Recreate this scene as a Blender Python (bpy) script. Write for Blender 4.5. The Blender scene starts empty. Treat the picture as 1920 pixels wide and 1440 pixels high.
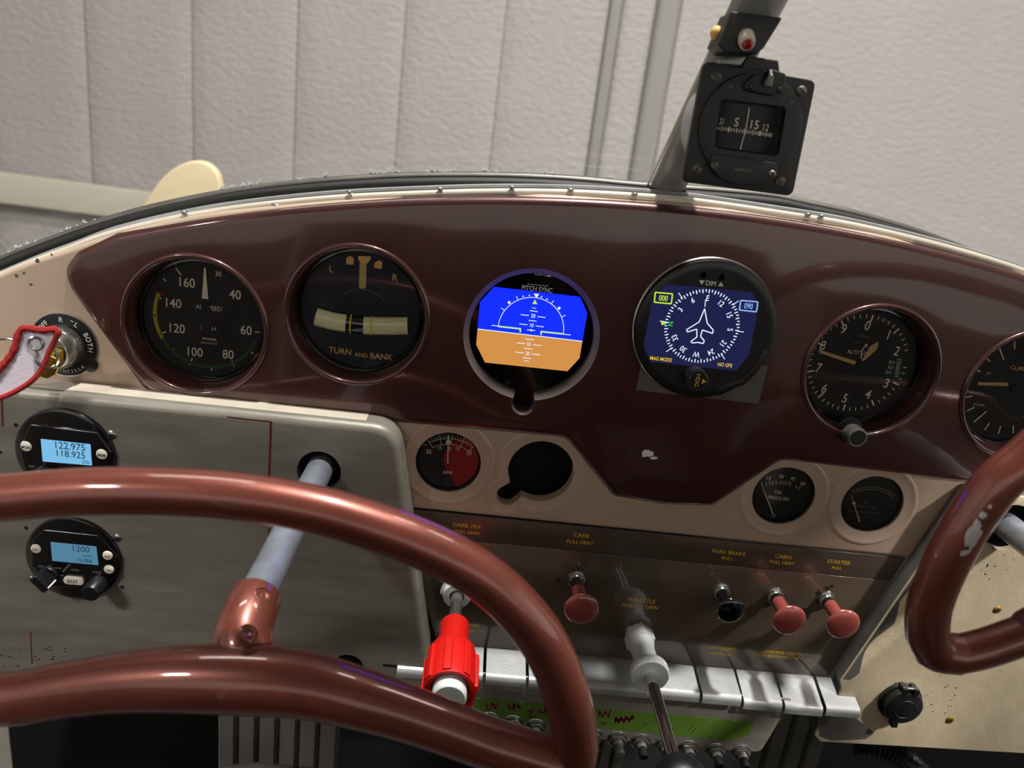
import bpy, math, random
from math import sin, cos, pi, radians
from mathutils import Vector, Matrix
from mathutils.geometry import delaunay_2d_cdt
random.seed(7)
S = bpy.context.scene
COL = S.collection
# ------------------------------------------------------------------ frame and camera
# the instrument panel is the plane y = 0 (x right, y forward, z up); lengths in mm around an origin CAM_H above the hangar floor
CAM_H = 1.75
FPX, DIST = 1443.0, 456.0
CR = Vector((0.9924912, -0.02330549, 0.12007532))
CU = Vector((-0.10637005, 0.32020416, 0.94135791))
CF = Vector((0.06038742, 0.94706185, -0.3153208))
cam = bpy.data.cameras.new('camera'); camo = bpy.data.objects.new('camera', cam); COL.objects.link(camo)
cam.sensor_width = 36; cam.lens = 36 * FPX / 1920; cam.clip_start = .01
camo.matrix_world = Matrix(((CR.x, CU.x, -CF.x, 0), (CR.y, CU.y, -CF.y, -DIST / 1000), (CR.z, CU.z, -CF.z, CAM_H), (0, 0, 0, 1)))
cam.dof.use_dof = True; cam.dof.focus_distance = .50; cam.dof.aperture_fstop = 9
S.camera = camo
def at(px, py, Y=0.0):            # the point of the plane y = Y (mm) that shows at that spot of the photograph
    d = CF * FPX + CR * (px - 960) - CU * (py - 720)
    t = (Y + DIST) / d.y
    return Vector((d.x * t, Y, d.z * t))
def W(x, y, z): return Vector((x / 1000, y / 1000, z / 1000 + CAM_H))
def lin(c): return tuple(((v / 255) / 12.92 if v <= 10 else (((v / 255) + .055) / 1.055) ** 2.4) for v in c)
# ------------------------------------------------------------------ world and light
S.view_settings.view_transform = 'Standard'; S.view_settings.look = 'None'
S.view_settings.exposure = 0.45; S.view_settings.gamma = 1.0; S.view_settings.use_curve_mapping = False
wd = bpy.data.worlds.new('world'); S.world = wd; wd.use_nodes = True
wd.node_tree.nodes['Background'].inputs[0].default_value = (.9, .93, 1, 1)
wd.node_tree.nodes['Background'].inputs[1].default_value = 0.02
# ceiling lamps of the hangar: (x, y, z above the floor in m, size x, size y, watts)
LAMPS = [(.30, -.04, 4.9, .16, .16, 165), (-1.3, .9, 4.9, 1.2, .25, 16), (1.7, .9, 4.9, 1.2, .25, 16), (-2.6, -3.4, 4.9, 1.2, .3, 185), (3.2, -2.0, 4.9, .5, .3, 480)]

# ------------------------------------------------------------------ materials
def newmat(name):
    m = bpy.data.materials.new(name); m.use_nodes = True
    nt = m.node_tree; b = nt.nodes['Principled BSDF']
    return m, nt, b
def P(name, col, rough=.4, metal=0.0, coat=0.0, coat_rough=.05, var=0.0, vscale=30.0, bump=0.0, bscale=200.0, spec=.5, emit=None, estr=0.0, chips=None, stretch=None, fleck=0.0):
    m, nt, b = newmat(name); c = lin(col)
    b.inputs['Base Color'].default_value = (*c, 1); b.inputs['Roughness'].default_value = rough
    b.inputs['Metallic'].default_value = metal; b.inputs['Specular IOR Level'].default_value = spec
    b.inputs['Coat Weight'].default_value = coat; b.inputs['Coat Roughness'].default_value = coat_rough
    if emit: b.inputs['Emission Color'].default_value = (*lin(emit), 1); b.inputs['Emission Strength'].default_value = estr
    if var or bump or chips or fleck:
        tc = nt.nodes.new('ShaderNodeTexCoord'); src = tc.outputs['Object']
        if stretch:
            mp = nt.nodes.new('ShaderNodeMapping'); mp.inputs['Scale'].default_value = stretch
            nt.links.new(src, mp.inputs['Vector']); src = mp.outputs['Vector']
        col_out = None
        if var:
            n = nt.nodes.new('ShaderNodeTexNoise'); n.inputs['Scale'].default_value = vscale; n.inputs['Detail'].default_value = 5
            nt.links.new(src, n.inputs['Vector'])
            r = nt.nodes.new('ShaderNodeValToRGB'); r.color_ramp.elements[0].position = .3; r.color_ramp.elements[1].position = .7
            r.color_ramp.elements[0].color = (*[v * (1 - var) for v in c], 1); r.color_ramp.elements[1].color = (*[min(1, v * (1 + var)) for v in c], 1)
            nt.links.new(n.outputs['Fac'], r.inputs['Fac']); col_out = r.outputs['Color']
            mr = nt.nodes.new('ShaderNodeMapRange'); mr.inputs['To Min'].default_value = max(.02, rough * (1 - var * .6)); mr.inputs['To Max'].default_value = min(1, rough * (1 + var * .6))
            nt.links.new(n.outputs['Fac'], mr.inputs['Value']); nt.links.new(mr.outputs['Result'], b.inputs['Roughness'])
        if chips:                  # (colour, threshold, scale): small worn specks with an edge of their own
            n = nt.nodes.new('ShaderNodeTexNoise'); n.inputs['Scale'].default_value = chips[2]; n.inputs['Detail'].default_value = 6; n.inputs['Roughness'].default_value = .6
            nt.links.new(src, n.inputs['Vector'])
            r = nt.nodes.new('ShaderNodeValToRGB'); r.color_ramp.interpolation = 'LINEAR'
            r.color_ramp.elements[0].position = chips[1]; r.color_ramp.elements[1].position = chips[1] + .015
            r.color_ramp.elements[0].color = (0, 0, 0, 1); r.color_ramp.elements[1].color = (1, 1, 1, 1)
            nt.links.new(n.outputs['Fac'], r.inputs['Fac'])
            mx = nt.nodes.new('ShaderNodeMixRGB'); mx.inputs['Color1'].default_value = (*c, 1); mx.inputs['Color2'].default_value = (*lin(chips[0]), 1)
            if col_out: nt.links.new(col_out, mx.inputs['Color1'])
            nt.links.new(r.outputs['Color'], mx.inputs['Fac']); col_out = mx.outputs['Color']
        if fleck:                  # metallic flake in the paint
            n = nt.nodes.new('ShaderNodeTexVoronoi'); n.inputs['Scale'].default_value = 2600
            nt.links.new(tc.outputs['Object'], n.inputs['Vector'])
            mx = nt.nodes.new('ShaderNodeMixRGB'); mx.blend_type = 'OVERLAY'; mx.inputs['Fac'].default_value = fleck; mx.inputs['Color1'].default_value = (*c, 1)
            if col_out: nt.links.new(col_out, mx.inputs['Color1'])
            nt.links.new(n.outputs['Color'], mx.inputs['Color2']); col_out = mx.outputs['Color']
        if col_out: nt.links.new(col_out, b.inputs['Base Color'])
        if bump:
            n = nt.nodes.new('ShaderNodeTexNoise'); n.inputs['Scale'].default_value = bscale; n.inputs['Detail'].default_value = 4
            nt.links.new(src, n.inputs['Vector'])
            bp = nt.nodes.new('ShaderNodeBump'); bp.inputs['Strength'].default_value = bump; bp.inputs['Distance'].default_value = .002
            nt.links.new(n.outputs['Fac'], bp.inputs['Height']); nt.links.new(bp.outputs['Normal'], b.inputs['Normal'])
    return m
def GLASS(name, refl=1.0, tint=(1, 1, 1), dust=0.0, ior=1.45, rough=0.0):
    m = bpy.data.materials.new(name); m.use_nodes = True; nt = m.node_tree; nt.nodes.clear()
    o = nt.nodes.new('ShaderNodeOutputMaterial'); t = nt.nodes.new('ShaderNodeBsdfTransparent'); g = nt.nodes.new('ShaderNodeBsdfGlossy')
    t.inputs[0].default_value = (*tint, 1); g.inputs['Roughness'].default_value = rough; g.inputs['Color'].default_value = (refl, refl, refl, 1)
    fr = nt.nodes.new('ShaderNodeFresnel'); fr.inputs[0].default_value = ior
    mx = nt.nodes.new('ShaderNodeMixShader'); nt.links.new(fr.outputs[0], mx.inputs[0]); nt.links.new(t.outputs[0], mx.inputs[1]); nt.links.new(g.outputs[0], mx.inputs[2])
    out = mx.outputs[0]
    if dust:
        tc = nt.nodes.new('ShaderNodeTexCoord'); n = nt.nodes.new('ShaderNodeTexNoise'); n.inputs['Scale'].default_value = 160; n.inputs['Detail'].default_value = 8; n.inputs['Roughness'].default_value = .7
        n2 = nt.nodes.new('ShaderNodeTexNoise'); n2.inputs['Scale'].default_value = 6; n2.inputs['Detail'].default_value = 3
        nt.links.new(tc.outputs['Object'], n.inputs['Vector']); nt.links.new(tc.outputs['Object'], n2.inputs['Vector'])
        r = nt.nodes.new('ShaderNodeMapRange'); r.inputs['From Min'].default_value = .635; r.inputs['From Max'].default_value = .70; r.inputs['To Max'].default_value = dust * 5
        r2 = nt.nodes.new('ShaderNodeMapRange'); r2.inputs['From Min'].default_value = .35; r2.inputs['From Max'].default_value = .75; r2.inputs['To Max'].default_value = dust
        nt.links.new(n.outputs['Fac'], r.inputs['Value']); nt.links.new(n2.outputs['Fac'], r2.inputs['Value'])
        ad = nt.nodes.new('ShaderNodeMath'); ad.operation = 'ADD'; ad.use_clamp = True
        nt.links.new(r.outputs[0], ad.inputs[0]); nt.links.new(r2.outputs[0], ad.inputs[1])
        d = nt.nodes.new('ShaderNodeBsdfDiffuse'); d.inputs[0].default_value = (.8, .8, .78, 1)
        mx2 = nt.nodes.new('ShaderNodeMixShader'); nt.links.new(ad.outputs[0], mx2.inputs[0]); nt.links.new(out, mx2.inputs[1]); nt.links.new(d.outputs[0], mx2.inputs[2]); out = mx2.outputs[0]
    nt.links.new(out, o.inputs[0]); return m
def EMIT(name, col, s=1.0):
    m = bpy.data.materials.new(name); m.use_nodes = True; nt = m.node_tree; nt.nodes.clear()
    o = nt.nodes.new('ShaderNodeOutputMaterial'); e = nt.nodes.new('ShaderNodeEmission'); e.inputs[0].default_value = (*lin(col), 1); e.inputs[1].default_value = s
    nt.links.new(e.outputs[0], o.inputs[0]); return m
M = {}
M['maroon'] = P('maroon_paint', (70, 36, 33), .34, .35, coat=.9, coat_rough=.07, var=.10, vscale=25, fleck=.35, bump=.03, bscale=900, chips=((190, 170, 165), .795, 260))
M['copper'] = P('copper_brown_paint', (112, 56, 45), .36, .45, coat=.9, coat_rough=.06, var=.12, vscale=40, fleck=.25, chips=((215, 200, 190), .80, 210))
M['beige'] = P('beige_paint', (178, 156, 138), .42, coat=.3, coat_rough=.2, var=.05, vscale=18, chips=((92, 70, 52), .745, 170), bump=.04, bscale=500)
M['lip_and_lit_ledge'] = P('pale_lip_and_lit_ledge', (205, 196, 182), .28, .1, coat=.6, var=.08, vscale=40, chips=((60, 55, 50), .73, 120))  # lip paint; on the box ledge the paleness stands for light
M['placard'] = P('brown_gloss_plate', (80, 68, 57), .22, coat=1.0, coat_rough=.03, var=.05, vscale=12)
M['placard_strip'] = P('brown_plate_dimmed', (72, 60, 51), .35, coat=.5, coat_rough=.12, var=.05, vscale=12)  # plate brown darkened and dulled, for the reflections missing in the upper band
M['alu'] = P('brushed_aluminium', (124, 120, 111), .46, .3, var=.16, vscale=22, bump=.05, bscale=300, stretch=(1, 1, 5))
M['alu_bright'] = P('bright_aluminium', (152, 153, 155), .42, .4, var=.10, vscale=50, bump=.06, bscale=500)
M['alu_beige'] = P('worn_beige_metal', (182, 168, 142), .5, .15, coat=.15, coat_rough=.3, var=.2, vscale=16, bump=.16, bscale=110, chips=((40, 33, 28), .755, 130))
M['alu_grey'] = P('bare_grey_metal', (100, 98, 94), .45, .5, var=.25, vscale=30)
M['dark'] = P('matt_black', (14, 14, 16), .6)
M['void'] = P('dark_cavity', (9, 10, 14), .9)
M['black'] = P('black_plastic', (16, 16, 18), .35, var=.2, vscale=60)
M['black_gloss'] = P('gloss_black', (8, 8, 12), .12, coat=.6)
M['black_crinkle'] = P('black_crinkle_paint', (19, 19, 21), .48, var=.25, vscale=80, bump=.10, bscale=900, chips=((150, 150, 150), .79, 260))
M['dial'] = P('dial_black', (30, 31, 34), .7)
M['dial_blue'] = P('dial_blue_black', (24, 27, 40), .65)
M['cream'] = P('cream_print', (248, 238, 214), .6)
M['white_print'] = P('white_print', (222, 222, 220), .6)
M['faint'] = P('faint_print', (120, 118, 114), .7)
M['tan_print'] = P('tan_print', (240, 190, 110), .6)
M['tan_needle'] = P('tan_needle', (206, 172, 110), .5)
M['yellow_print'] = P('yellow_print', (214, 178, 30), .55)
M['yellow_arc'] = P('yellow_arc', (190, 160, 34), .6)
M['green_arc'] = P('green_arc', (28, 74, 48), .6)
M['red_print'] = P('red_print', (170, 28, 22), .6)
M['amp_red'] = P('dial_red', (168, 16, 28), .45)
M['tube_fluid'] = P('tube_fluid', (190, 188, 146), .35, coat=.5)
M['glass'] = GLASS('instrument_glass', .55)
M['glass_low'] = GLASS('compass_glass', .5, ior=1.2)
M['windshield'] = GLASS('windshield_acrylic', .5, (.96, .97, .96), dust=.045)
M['steel'] = P('steel', (172, 172, 170), .25, .95, var=.15, vscale=90)
M['chrome'] = P('chrome', (215, 215, 218), .08, 1.0)
M['shaft'] = P('galvanised_tube', (150, 156, 170), .38, .7, var=.2, vscale=70, bump=.1, bscale=400)
M['brass'] = P('brass', (196, 160, 66), .3, .9)
M['red_knob'] = P('pink_red_plastic', (132, 60, 55), .3, coat=1.0, coat_rough=.06)
M['red_vernier'] = P('bright_red_plastic', (186, 15, 10), .4)
M['grey_plastic'] = P('pale_grey_plastic', (196, 200, 200), .45)
M['white_plastic'] = P('white_button', (214, 208, 194), .4)
M['lcd'] = EMIT('lcd_backlight', (124, 190, 232), .72)
M['lcd_dim'] = EMIT('lcd_dim_backlight', (88, 140, 170), .62)
M['lcd_ink'] = P('lcd_digits', (46, 78, 112), .6)
M['scr_blue'] = EMIT('screen_blue', (6, 20, 255), 3.2)
M['scr_brown'] = EMIT('screen_orange', (214, 148, 74), .72)
M['scr_navy'] = EMIT('screen_navy', (38, 40, 84), .55)
M['scr_white'] = EMIT('screen_white', (225, 240, 255), .8)
M['scr_sky'] = EMIT('screen_pale_blue', (150, 190, 255), .72)
M['scr_yellow'] = EMIT('screen_yellow', (205, 245, 50), .72)
M['scr_amber'] = EMIT('screen_amber', (250, 200, 40), .72)
M['scr_green'] = EMIT('screen_green', (40, 220, 70), .72)
M['bezel_grey'] = P('grey_ring', (112, 102, 96), .4, .4, var=.15, vscale=60)
M['tape'] = P('green_tape', (74, 106, 24), .7, bump=.1, bscale=200)
M['marker'] = P('red_brown_marker', (96, 24, 26), .7)
M['rubber'] = P('black_rubber', (5, 5, 7), .6)
M['strut'] = P('grey_strut_paint', (150, 150, 149), .34, .3, var=.12, vscale=30)
M['lamp_red'] = P('red_lens', (150, 16, 18), .15, coat=.8)
M['tag'] = P('pale_lilac_cloth', (205, 196, 210), .8, bump=.15, bscale=1200)
M['thread'] = P('red_thread', (146, 10, 13), .75, bump=.5, bscale=1500)
M['redline'] = P('dark_red_line', (96, 14, 16), .5)
M['sealant'] = P('white_sealant', (225, 228, 232), .8)
M['wall'] = P('white_wall_liner', (136, 132, 130), .62, bump=0, var=.04, vscale=2)
M['wall_grey'] = P('grey_wall_post', (112, 109, 108), .6)
M['trim'] = P('pale_trim', (158, 152, 140), .6)
M['blade'] = P('cream_blade', (172, 158, 130), .5)
M['conc'] = P('grey_concrete', (120, 118, 114), .7, var=.15, vscale=3)
M['ceil'] = P('white_ceiling', (190, 190, 188), .7)
M['cabin'] = P('cabin_grey_lining', (186, 178, 168), .75, var=.08, vscale=8)
M['seat'] = P('dark_gloss_seat', (30, 24, 24), .9)
M['foot'] = P('ribbed_grey_sheet', (96, 94, 92), .55, .3, var=.15, vscale=30)
def wallbump():
    nt = M['wall'].node_tree; b = nt.nodes['Principled BSDF']
    tc = nt.nodes.new('ShaderNodeTexCoord'); mp = nt.nodes.new('ShaderNodeMapping'); mp.inputs['Scale'].default_value = (1, 1, 1.7)
    n = nt.nodes.new('ShaderNodeTexNoise'); n.inputs['Scale'].default_value = 30; n.inputs['Detail'].default_value = 4; n.inputs['Roughness'].default_value = .55
    nt.links.new(tc.outputs['Object'], mp.inputs[0]); nt.links.new(mp.outputs[0], n.inputs['Vector'])
    bp = nt.nodes.new('ShaderNodeBump'); bp.inputs['Strength'].default_value = .32; bp.inputs['Distance'].default_value = .03
    nt.links.new(n.outputs['Fac'], bp.inputs['Height']); nt.links.new(bp.outputs['Normal'], b.inputs['Normal'])
wallbump()
def translucent(m, f=.5):         # thin torn sealant lets light through
    nt = m.node_tree; b = nt.nodes['Principled BSDF']; o = nt.nodes['Material Output']; t = nt.nodes.new('ShaderNodeBsdfTranslucent'); t.inputs[0].default_value = (.95, .95, .95, 1)
    mx = nt.nodes.new('ShaderNodeMixShader'); mx.inputs[0].default_value = f; nt.links.new(b.outputs[0], mx.inputs[1]); nt.links.new(t.outputs[0], mx.inputs[2]); nt.links.new(mx.outputs[0], o.inputs[0])
translucent(M['sealant'], .6)

# ------------------------------------------------------------------ mesh helpers (mm)
_tc = {}
def text_geo(s):
    if s in _tc: return _tc[s]
    cu = bpy.data.curves.new('t', 'FONT'); cu.body = s; cu.size = 1.0; cu.resolution_u = 3; cu.align_x = 'CENTER'; cu.align_y = 'CENTER'; cu.offset = .007
    o = bpy.data.objects.new('t', cu); COL.objects.link(o)
    me = bpy.data.meshes.new_from_object(o.evaluated_get(bpy.context.evaluated_depsgraph_get()))
    vs = [(v.co.x, v.co.y) for v in me.vertices]; fs = [tuple(p.vertices) for p in me.polygons]
    if vs:
        y0 = min(v[1] for v in vs); y1 = max(v[1] for v in vs); x0 = min(v[0] for v in vs); x1 = max(v[0] for v in vs)
        vs = [(v[0] - (x0 + x1) / 2, v[1] - (y0 + y1) / 2) for v in vs]
    bpy.data.objects.remove(o); bpy.data.curves.remove(cu); bpy.data.meshes.remove(me)
    _tc[s] = (vs, fs); return _tc[s]
def cat_rom(pts, n=8, closed=False):
    pts = [Vector(p) for p in pts]; L = len(pts); out = []
    rng = L if closed else L - 1
    for i in range(rng):
        if closed: p0, p1, p2, p3 = pts[(i - 1) % L], pts[i], pts[(i + 1) % L], pts[(i + 2) % L]
        else: p0, p1, p2, p3 = pts[max(i - 1, 0)], pts[i], pts[i + 1], pts[min(i + 2, L - 1)]
        for k in range(n):
            t = k / n
            out.append(.5 * ((2 * p1) + (p2 - p0) * t + (2 * p0 - 5 * p1 + 4 * p2 - p3) * t * t + (3 * p1 - p0 - 3 * p2 + p3) * t ** 3))
    if not closed: out.append(pts[-1])
    return out
def rounded(pts, r, n=6):         # polygon with rounded corners, r a number or a list
    L = len(pts); out = []
    for i in range(L):
        p = Vector(pts[i]); a = Vector(pts[i - 1]); b = Vector(pts[(i + 1) % L]); rr = r[i] if isinstance(r, (list, tuple)) else r
        if rr <= 0: out.append((p.x, p.y)); continue
        u = (a - p); v = (b - p); lu, lv = u.length, v.length; u.normalize(); v.normalize()
        ang = u.angle(v); d = min(rr / math.tan(ang / 2), lu * .48, lv * .48)
        A = p + u * d; B = p + v * d
        for k in range(n + 1):
            t = k / n; q = A * (1 - t) ** 2 + p * 2 * t * (1 - t) + B * t * t
            out.append((q.x, q.y))
    return out
def circle(cx, cz, r, n=48): return [(cx + r * cos(2 * pi * k / n), cz + r * sin(2 * pi * k / n)) for k in range(n)]
def area(p): return .5 * sum(p[i][0] * p[(i + 1) % len(p)][1] - p[(i + 1) % len(p)][0] * p[i][1] for i in range(len(p)))
def ccw(p): return p if area(p) > 0 else p[::-1]
def inset(p, d):                  # ccw polygon moved inwards by d
    out = []; L = len(p)
    for i in range(L):
        a = Vector(p[i - 1]); b = Vector(p[i]); c = Vector(p[(i + 1) % L]); e = (b - a); f = (c - b)
        if e.length < 1e-9: e = f
        if f.length < 1e-9: f = e
        n1 = Vector((-e.y, e.x)).normalized(); n2 = Vector((-f.y, f.x)).normalized(); n = (n1 + n2)
        if n.length < 1e-6: n = n1
        n.normalize(); k = max(.45, n.dot(n1)); out.append((b.x + n.x * d / k, b.y + n.y * d / k))
    return out
def inside(pt, poly):
    x, y = pt; c = False; j = len(poly) - 1
    for i in range(len(poly)):
        xi, yi = poly[i]; xj, yj = poly[j]
        if (yi > y) != (yj > y) and x < (xj - xi) * (y - yi) / (yj - yi) + xi: c = not c
        j = i
    return c
class MB:
    def __init__(s, xf=None): s.v = []; s.f = []; s.xf = xf
    def add(s, vs, fs):
        b = len(s.v)
        s.v += [s.xf @ Vector(v) for v in vs] if s.xf else [Vector(v) for v in vs]
        s.f += [tuple(b + i for i in f) for f in fs]; return s
    def lathe(s, prof, n=48, c=(0, 0, 0)):          # profile of (r, y) turned about the y axis; viewer side is -y, list it from viewer to back on the outside
        vs = []; fs = []; idx = []
        for (r, y) in prof:
            if r <= 1e-6: idx.append([len(vs)] * n); vs.append((c[0], c[1] + y, c[2]))
            else:
                idx.append(list(range(len(vs), len(vs) + n)))
                vs += [(c[0] + r * cos(2 * pi * k / n), c[1] + y, c[2] + r * sin(2 * pi * k / n)) for k in range(n)]
        for i in range(len(prof) - 1):
            for k in range(n):
                a, b, d, e = idx[i][k], idx[i][(k + 1) % n], idx[i + 1][(k + 1) % n], idx[i + 1][k]
                f = []
                for q in (a, b, d, e):
                    if q not in f: f.append(q)
                if len(f) >= 3: fs.append(tuple(f))
        return s.add(vs, fs)
    def poly(s, pts, y): return s.add([(p[0], y, p[1]) for p in pts], [tuple(range(len(pts)))])
    def disc(s, x, z, r, y, n=32): return s.poly(circle(x, z, r, n), y)
    def bar(s, x0, z0, x1, z1, w, y, w1=None):
        d = Vector((x1 - x0, z1 - z0)); d.normalize(); nx, nz = -d.y, d.x; w1 = w if w1 is None else w1
        return s.poly([(x0 + nx * w / 2, z0 + nz * w / 2), (x0 - nx * w / 2, z0 - nz * w / 2), (x1 - nx * w1 / 2, z1 - nz * w1 / 2), (x1 + nx * w1 / 2, z1 + nz * w1 / 2)], y)
    def tick(s, a, r0, r1, w, y, c=(0, 0)):
        a = radians(a); return s.bar(c[0] + r0 * sin(a), c[1] + r0 * cos(a), c[0] + r1 * sin(a), c[1] + r1 * cos(a), w, y)
    def arc(s, a0, a1, r, w, y, c=(0, 0), n=32):
        vs = []; fs = []
        for k in range(n + 1):
            a = radians(a0 + (a1 - a0) * k / n)
            for q in (r - w / 2, r + w / 2): vs.append((c[0] + q * sin(a), y, c[1] + q * cos(a)))
        for k in range(n): fs.append((2 * k, 2 * k + 1, 2 * k + 3, 2 * k + 2))
        return s.add(vs, fs)
    def line(s, pts, w, y):
        for a, b in zip(pts[:-1], pts[1:]): s.bar(a[0], a[1], b[0], b[1], w, y)
        return s
    def text(s, t, size, x, z, y, rot=0, sx=1.0):    # size = cap height in mm
        vs, fs = text_geo(t); k = size / .73; c, n = cos(radians(rot)), sin(radians(rot))
        return s.add([(x + (v[0] * k * sx) * c - v[1] * k * n, y, z + (v[0] * k * sx) * n + v[1] * k * c) for v in vs], fs)
    def box(s, x0, x1, y0, y1, z0, z1):
        return s.add([(x, y, z) for x in (x0, x1) for y in (y0, y1) for z in (z0, z1)], [(0, 1, 3, 2), (4, 6, 7, 5), (0, 4, 5, 1), (2, 3, 7, 6), (0, 2, 6, 4), (1, 5, 7, 3)])
    def prism(s, outline, y0, y1, bev=0.0, holes=(), n=3, back=True, hole_depth=None):    # y0 viewer side, y1 back; rounded front edge
        o = ccw(list(outline)); rings = []
        if bev > 0:
            rings = [(inset(o, bev * (1 - cos(pi / 2 * k / n))), y0 + bev * (1 - sin(pi / 2 * k / n))) for k in range(n + 1)]
        else: rings = [(o, y0)]
        rings = [(o, y1)] + rings
        L = len(o); vs = []; fs = []
        for p, y in rings: vs += [(q[0], y, q[1]) for q in p]
        for i in range(len(rings) - 1):
            for k in range(L): fs.append((i * L + k, i * L + (k + 1) % L, (i + 1) * L + (k + 1) % L, (i + 1) * L + k))
        s.add(vs, fs)
        front = rings[-1][0]; s.face(front, holes, y0, False)
        if back and not holes: s.face(o, (), y1, True)
        for h in holes:
            h = ccw(list(h)); d = y1 if hole_depth is None else y0 + hole_depth; m = len(h)
            s.add([(q[0], y0, q[1]) for q in h] + [(q[0], d, q[1]) for q in h], [(k, (k + 1) % m, m + (k + 1) % m, m + k) for k in range(m)])
        return s
    def face(s, outline, holes, y, flip):
        vs = [Vector(p) for p in outline]; L = len(vs); ed = [(k, (k + 1) % L) for k in range(L)]
        for h in holes:
            b = len(vs); vs += [Vector(p) for p in h]; ed += [(b + k, b + (k + 1) % len(h)) for k in range(len(h))]
        ov, oe, of, *_ = delaunay_2d_cdt(vs, ed, [], 0, 1e-6)
        fs = []
        for f in of:
            c = (sum(ov[i].x for i in f) / len(f), sum(ov[i].y for i in f) / len(f))
            if not inside(c, outline) or any(inside(c, h) for h in holes): continue
            fs.append(tuple(f) if not flip else tuple(reversed(f)))
        return s.add([(v.x, y, v.y) for v in ov], fs)
    def tube(s, pts, r, n=14, cap=True, closed=False, flat=1.0, up=None):   # r number or list; flat scales the section along the frame's second axis
        pts = [Vector(p) for p in pts]; L = len(pts); vs = []; fs = []
        R = r if isinstance(r, (list, tuple)) else [r] * L
        t0 = (pts[1] - pts[0]).normalized(); ref = Vector(up) if up else (Vector((0, 1, 0)) if abs(t0.y) < .9 else Vector((0, 0, 1)))
        u = (ref - t0 * ref.dot(t0)).normalized()
        for i in range(L):
            t = (pts[(i + 1) % L] - pts[i - 1]) if closed else (pts[min(i + 1, L - 1)] - pts[max(i - 1, 0)])
            t.normalize(); u = (u - t * u.dot(t)).normalized(); w = t.cross(u)
            F = flat[i] if isinstance(flat, (list, tuple)) else flat
            vs += [pts[i] + u * (R[i] * cos(2 * pi * k / n)) + w * (R[i] * F * sin(2 * pi * k / n)) for k in range(n)]
        for i in range(L if closed else L - 1):
            j = (i + 1) % L
            for k in range(n): fs.append((i * n + k, i * n + (k + 1) % n, j * n + (k + 1) % n, j * n + k))
        if cap and not closed: fs.append(tuple(range(n))[::-1]); fs.append(tuple((L - 1) * n + k for k in range(n)))
        return s.add(vs, fs)
    def ball(s, c, r, n=16, m=10):
        rr = r if isinstance(r, (list, tuple)) else (r, r, r); vs = []; fs = []
        for i in range(m + 1):
            a = pi * i / m
            for k in range(n): vs.append((c[0] + rr[0] * sin(a) * cos(2 * pi * k / n), c[1] + rr[1] * sin(a) * sin(2 * pi * k / n), c[2] + rr[2] * cos(a)))
        for i in range(m):
            for k in range(n): fs.append((i * n + k, (i + 1) * n + k, (i + 1) * n + (k + 1) % n, i * n + (k + 1) % n))
        return s.add(vs, fs)
    def mesh(s, name, mat, sharp=38):
        me = bpy.data.meshes.new(name); me.from_pydata([tuple(v * .001) for v in s.v], [], s.f); me.validate(); me.materials.append(M[mat] if isinstance(mat, str) else mat)
        import bmesh
        bm = bmesh.new(); bm.from_mesh(me); bmesh.ops.remove_doubles(bm, verts=bm.verts, dist=2e-7)
        bm.to_mesh(me); bm.free()
        me.polygons.foreach_set('use_smooth', [True] * len(me.polygons)); me.set_sharp_from_angle(angle=radians(sharp)); me.update(); return me
    def part(s, name, mat, parent, label=None, sharp=38):
        o = bpy.data.objects.new(name, s.mesh(name, mat, sharp)); COL.objects.link(o); o.parent = parent
        if label: o['label'] = label
        return o
    def thing(s, name, mat, loc, label, cat, group=None, kind=None, sharp=38, rot=None):
        o = bpy.data.objects.new(name, s.mesh(name, mat, sharp)); COL.objects.link(o); o.location = W(*loc)
        if rot: o.rotation_euler = rot
        tag(o, label, cat, group, kind); return o
def tag(o, label=None, cat=None, group=None, kind=None):
    if label: o['label'] = label
    if cat: o['category'] = cat
    if group: o['group'] = group
    if kind: o['kind'] = kind
def thing(name, label, cat, loc, group=None, rot=None, kind=None):
    o = bpy.data.objects.new(name, None); COL.objects.link(o); o.location = W(*loc); o.empty_display_size = .01
    if rot: o.rotation_euler = rot
    tag(o, label, cat, group, kind); return o
def struct(mb, name, mat, label, loc=(0, 0, 0)):
    o = mb.thing(name, mat, loc, label, None, kind='structure'); return o
def zoom(ox, oy, k): return lambda a, b: (ox + a * k, oy + b * k)
class Loc:                         # print positions on a dial: photograph -> plane y -> mm from the dial's centre
    def __init__(s, z, Y, o): s.z, s.Y, s.o = z, Y, o
    def __call__(s, a, b): p = at(*s.z(a, b), s.Y); return (p.x - s.o[0], p.z - s.o[2])

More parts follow.
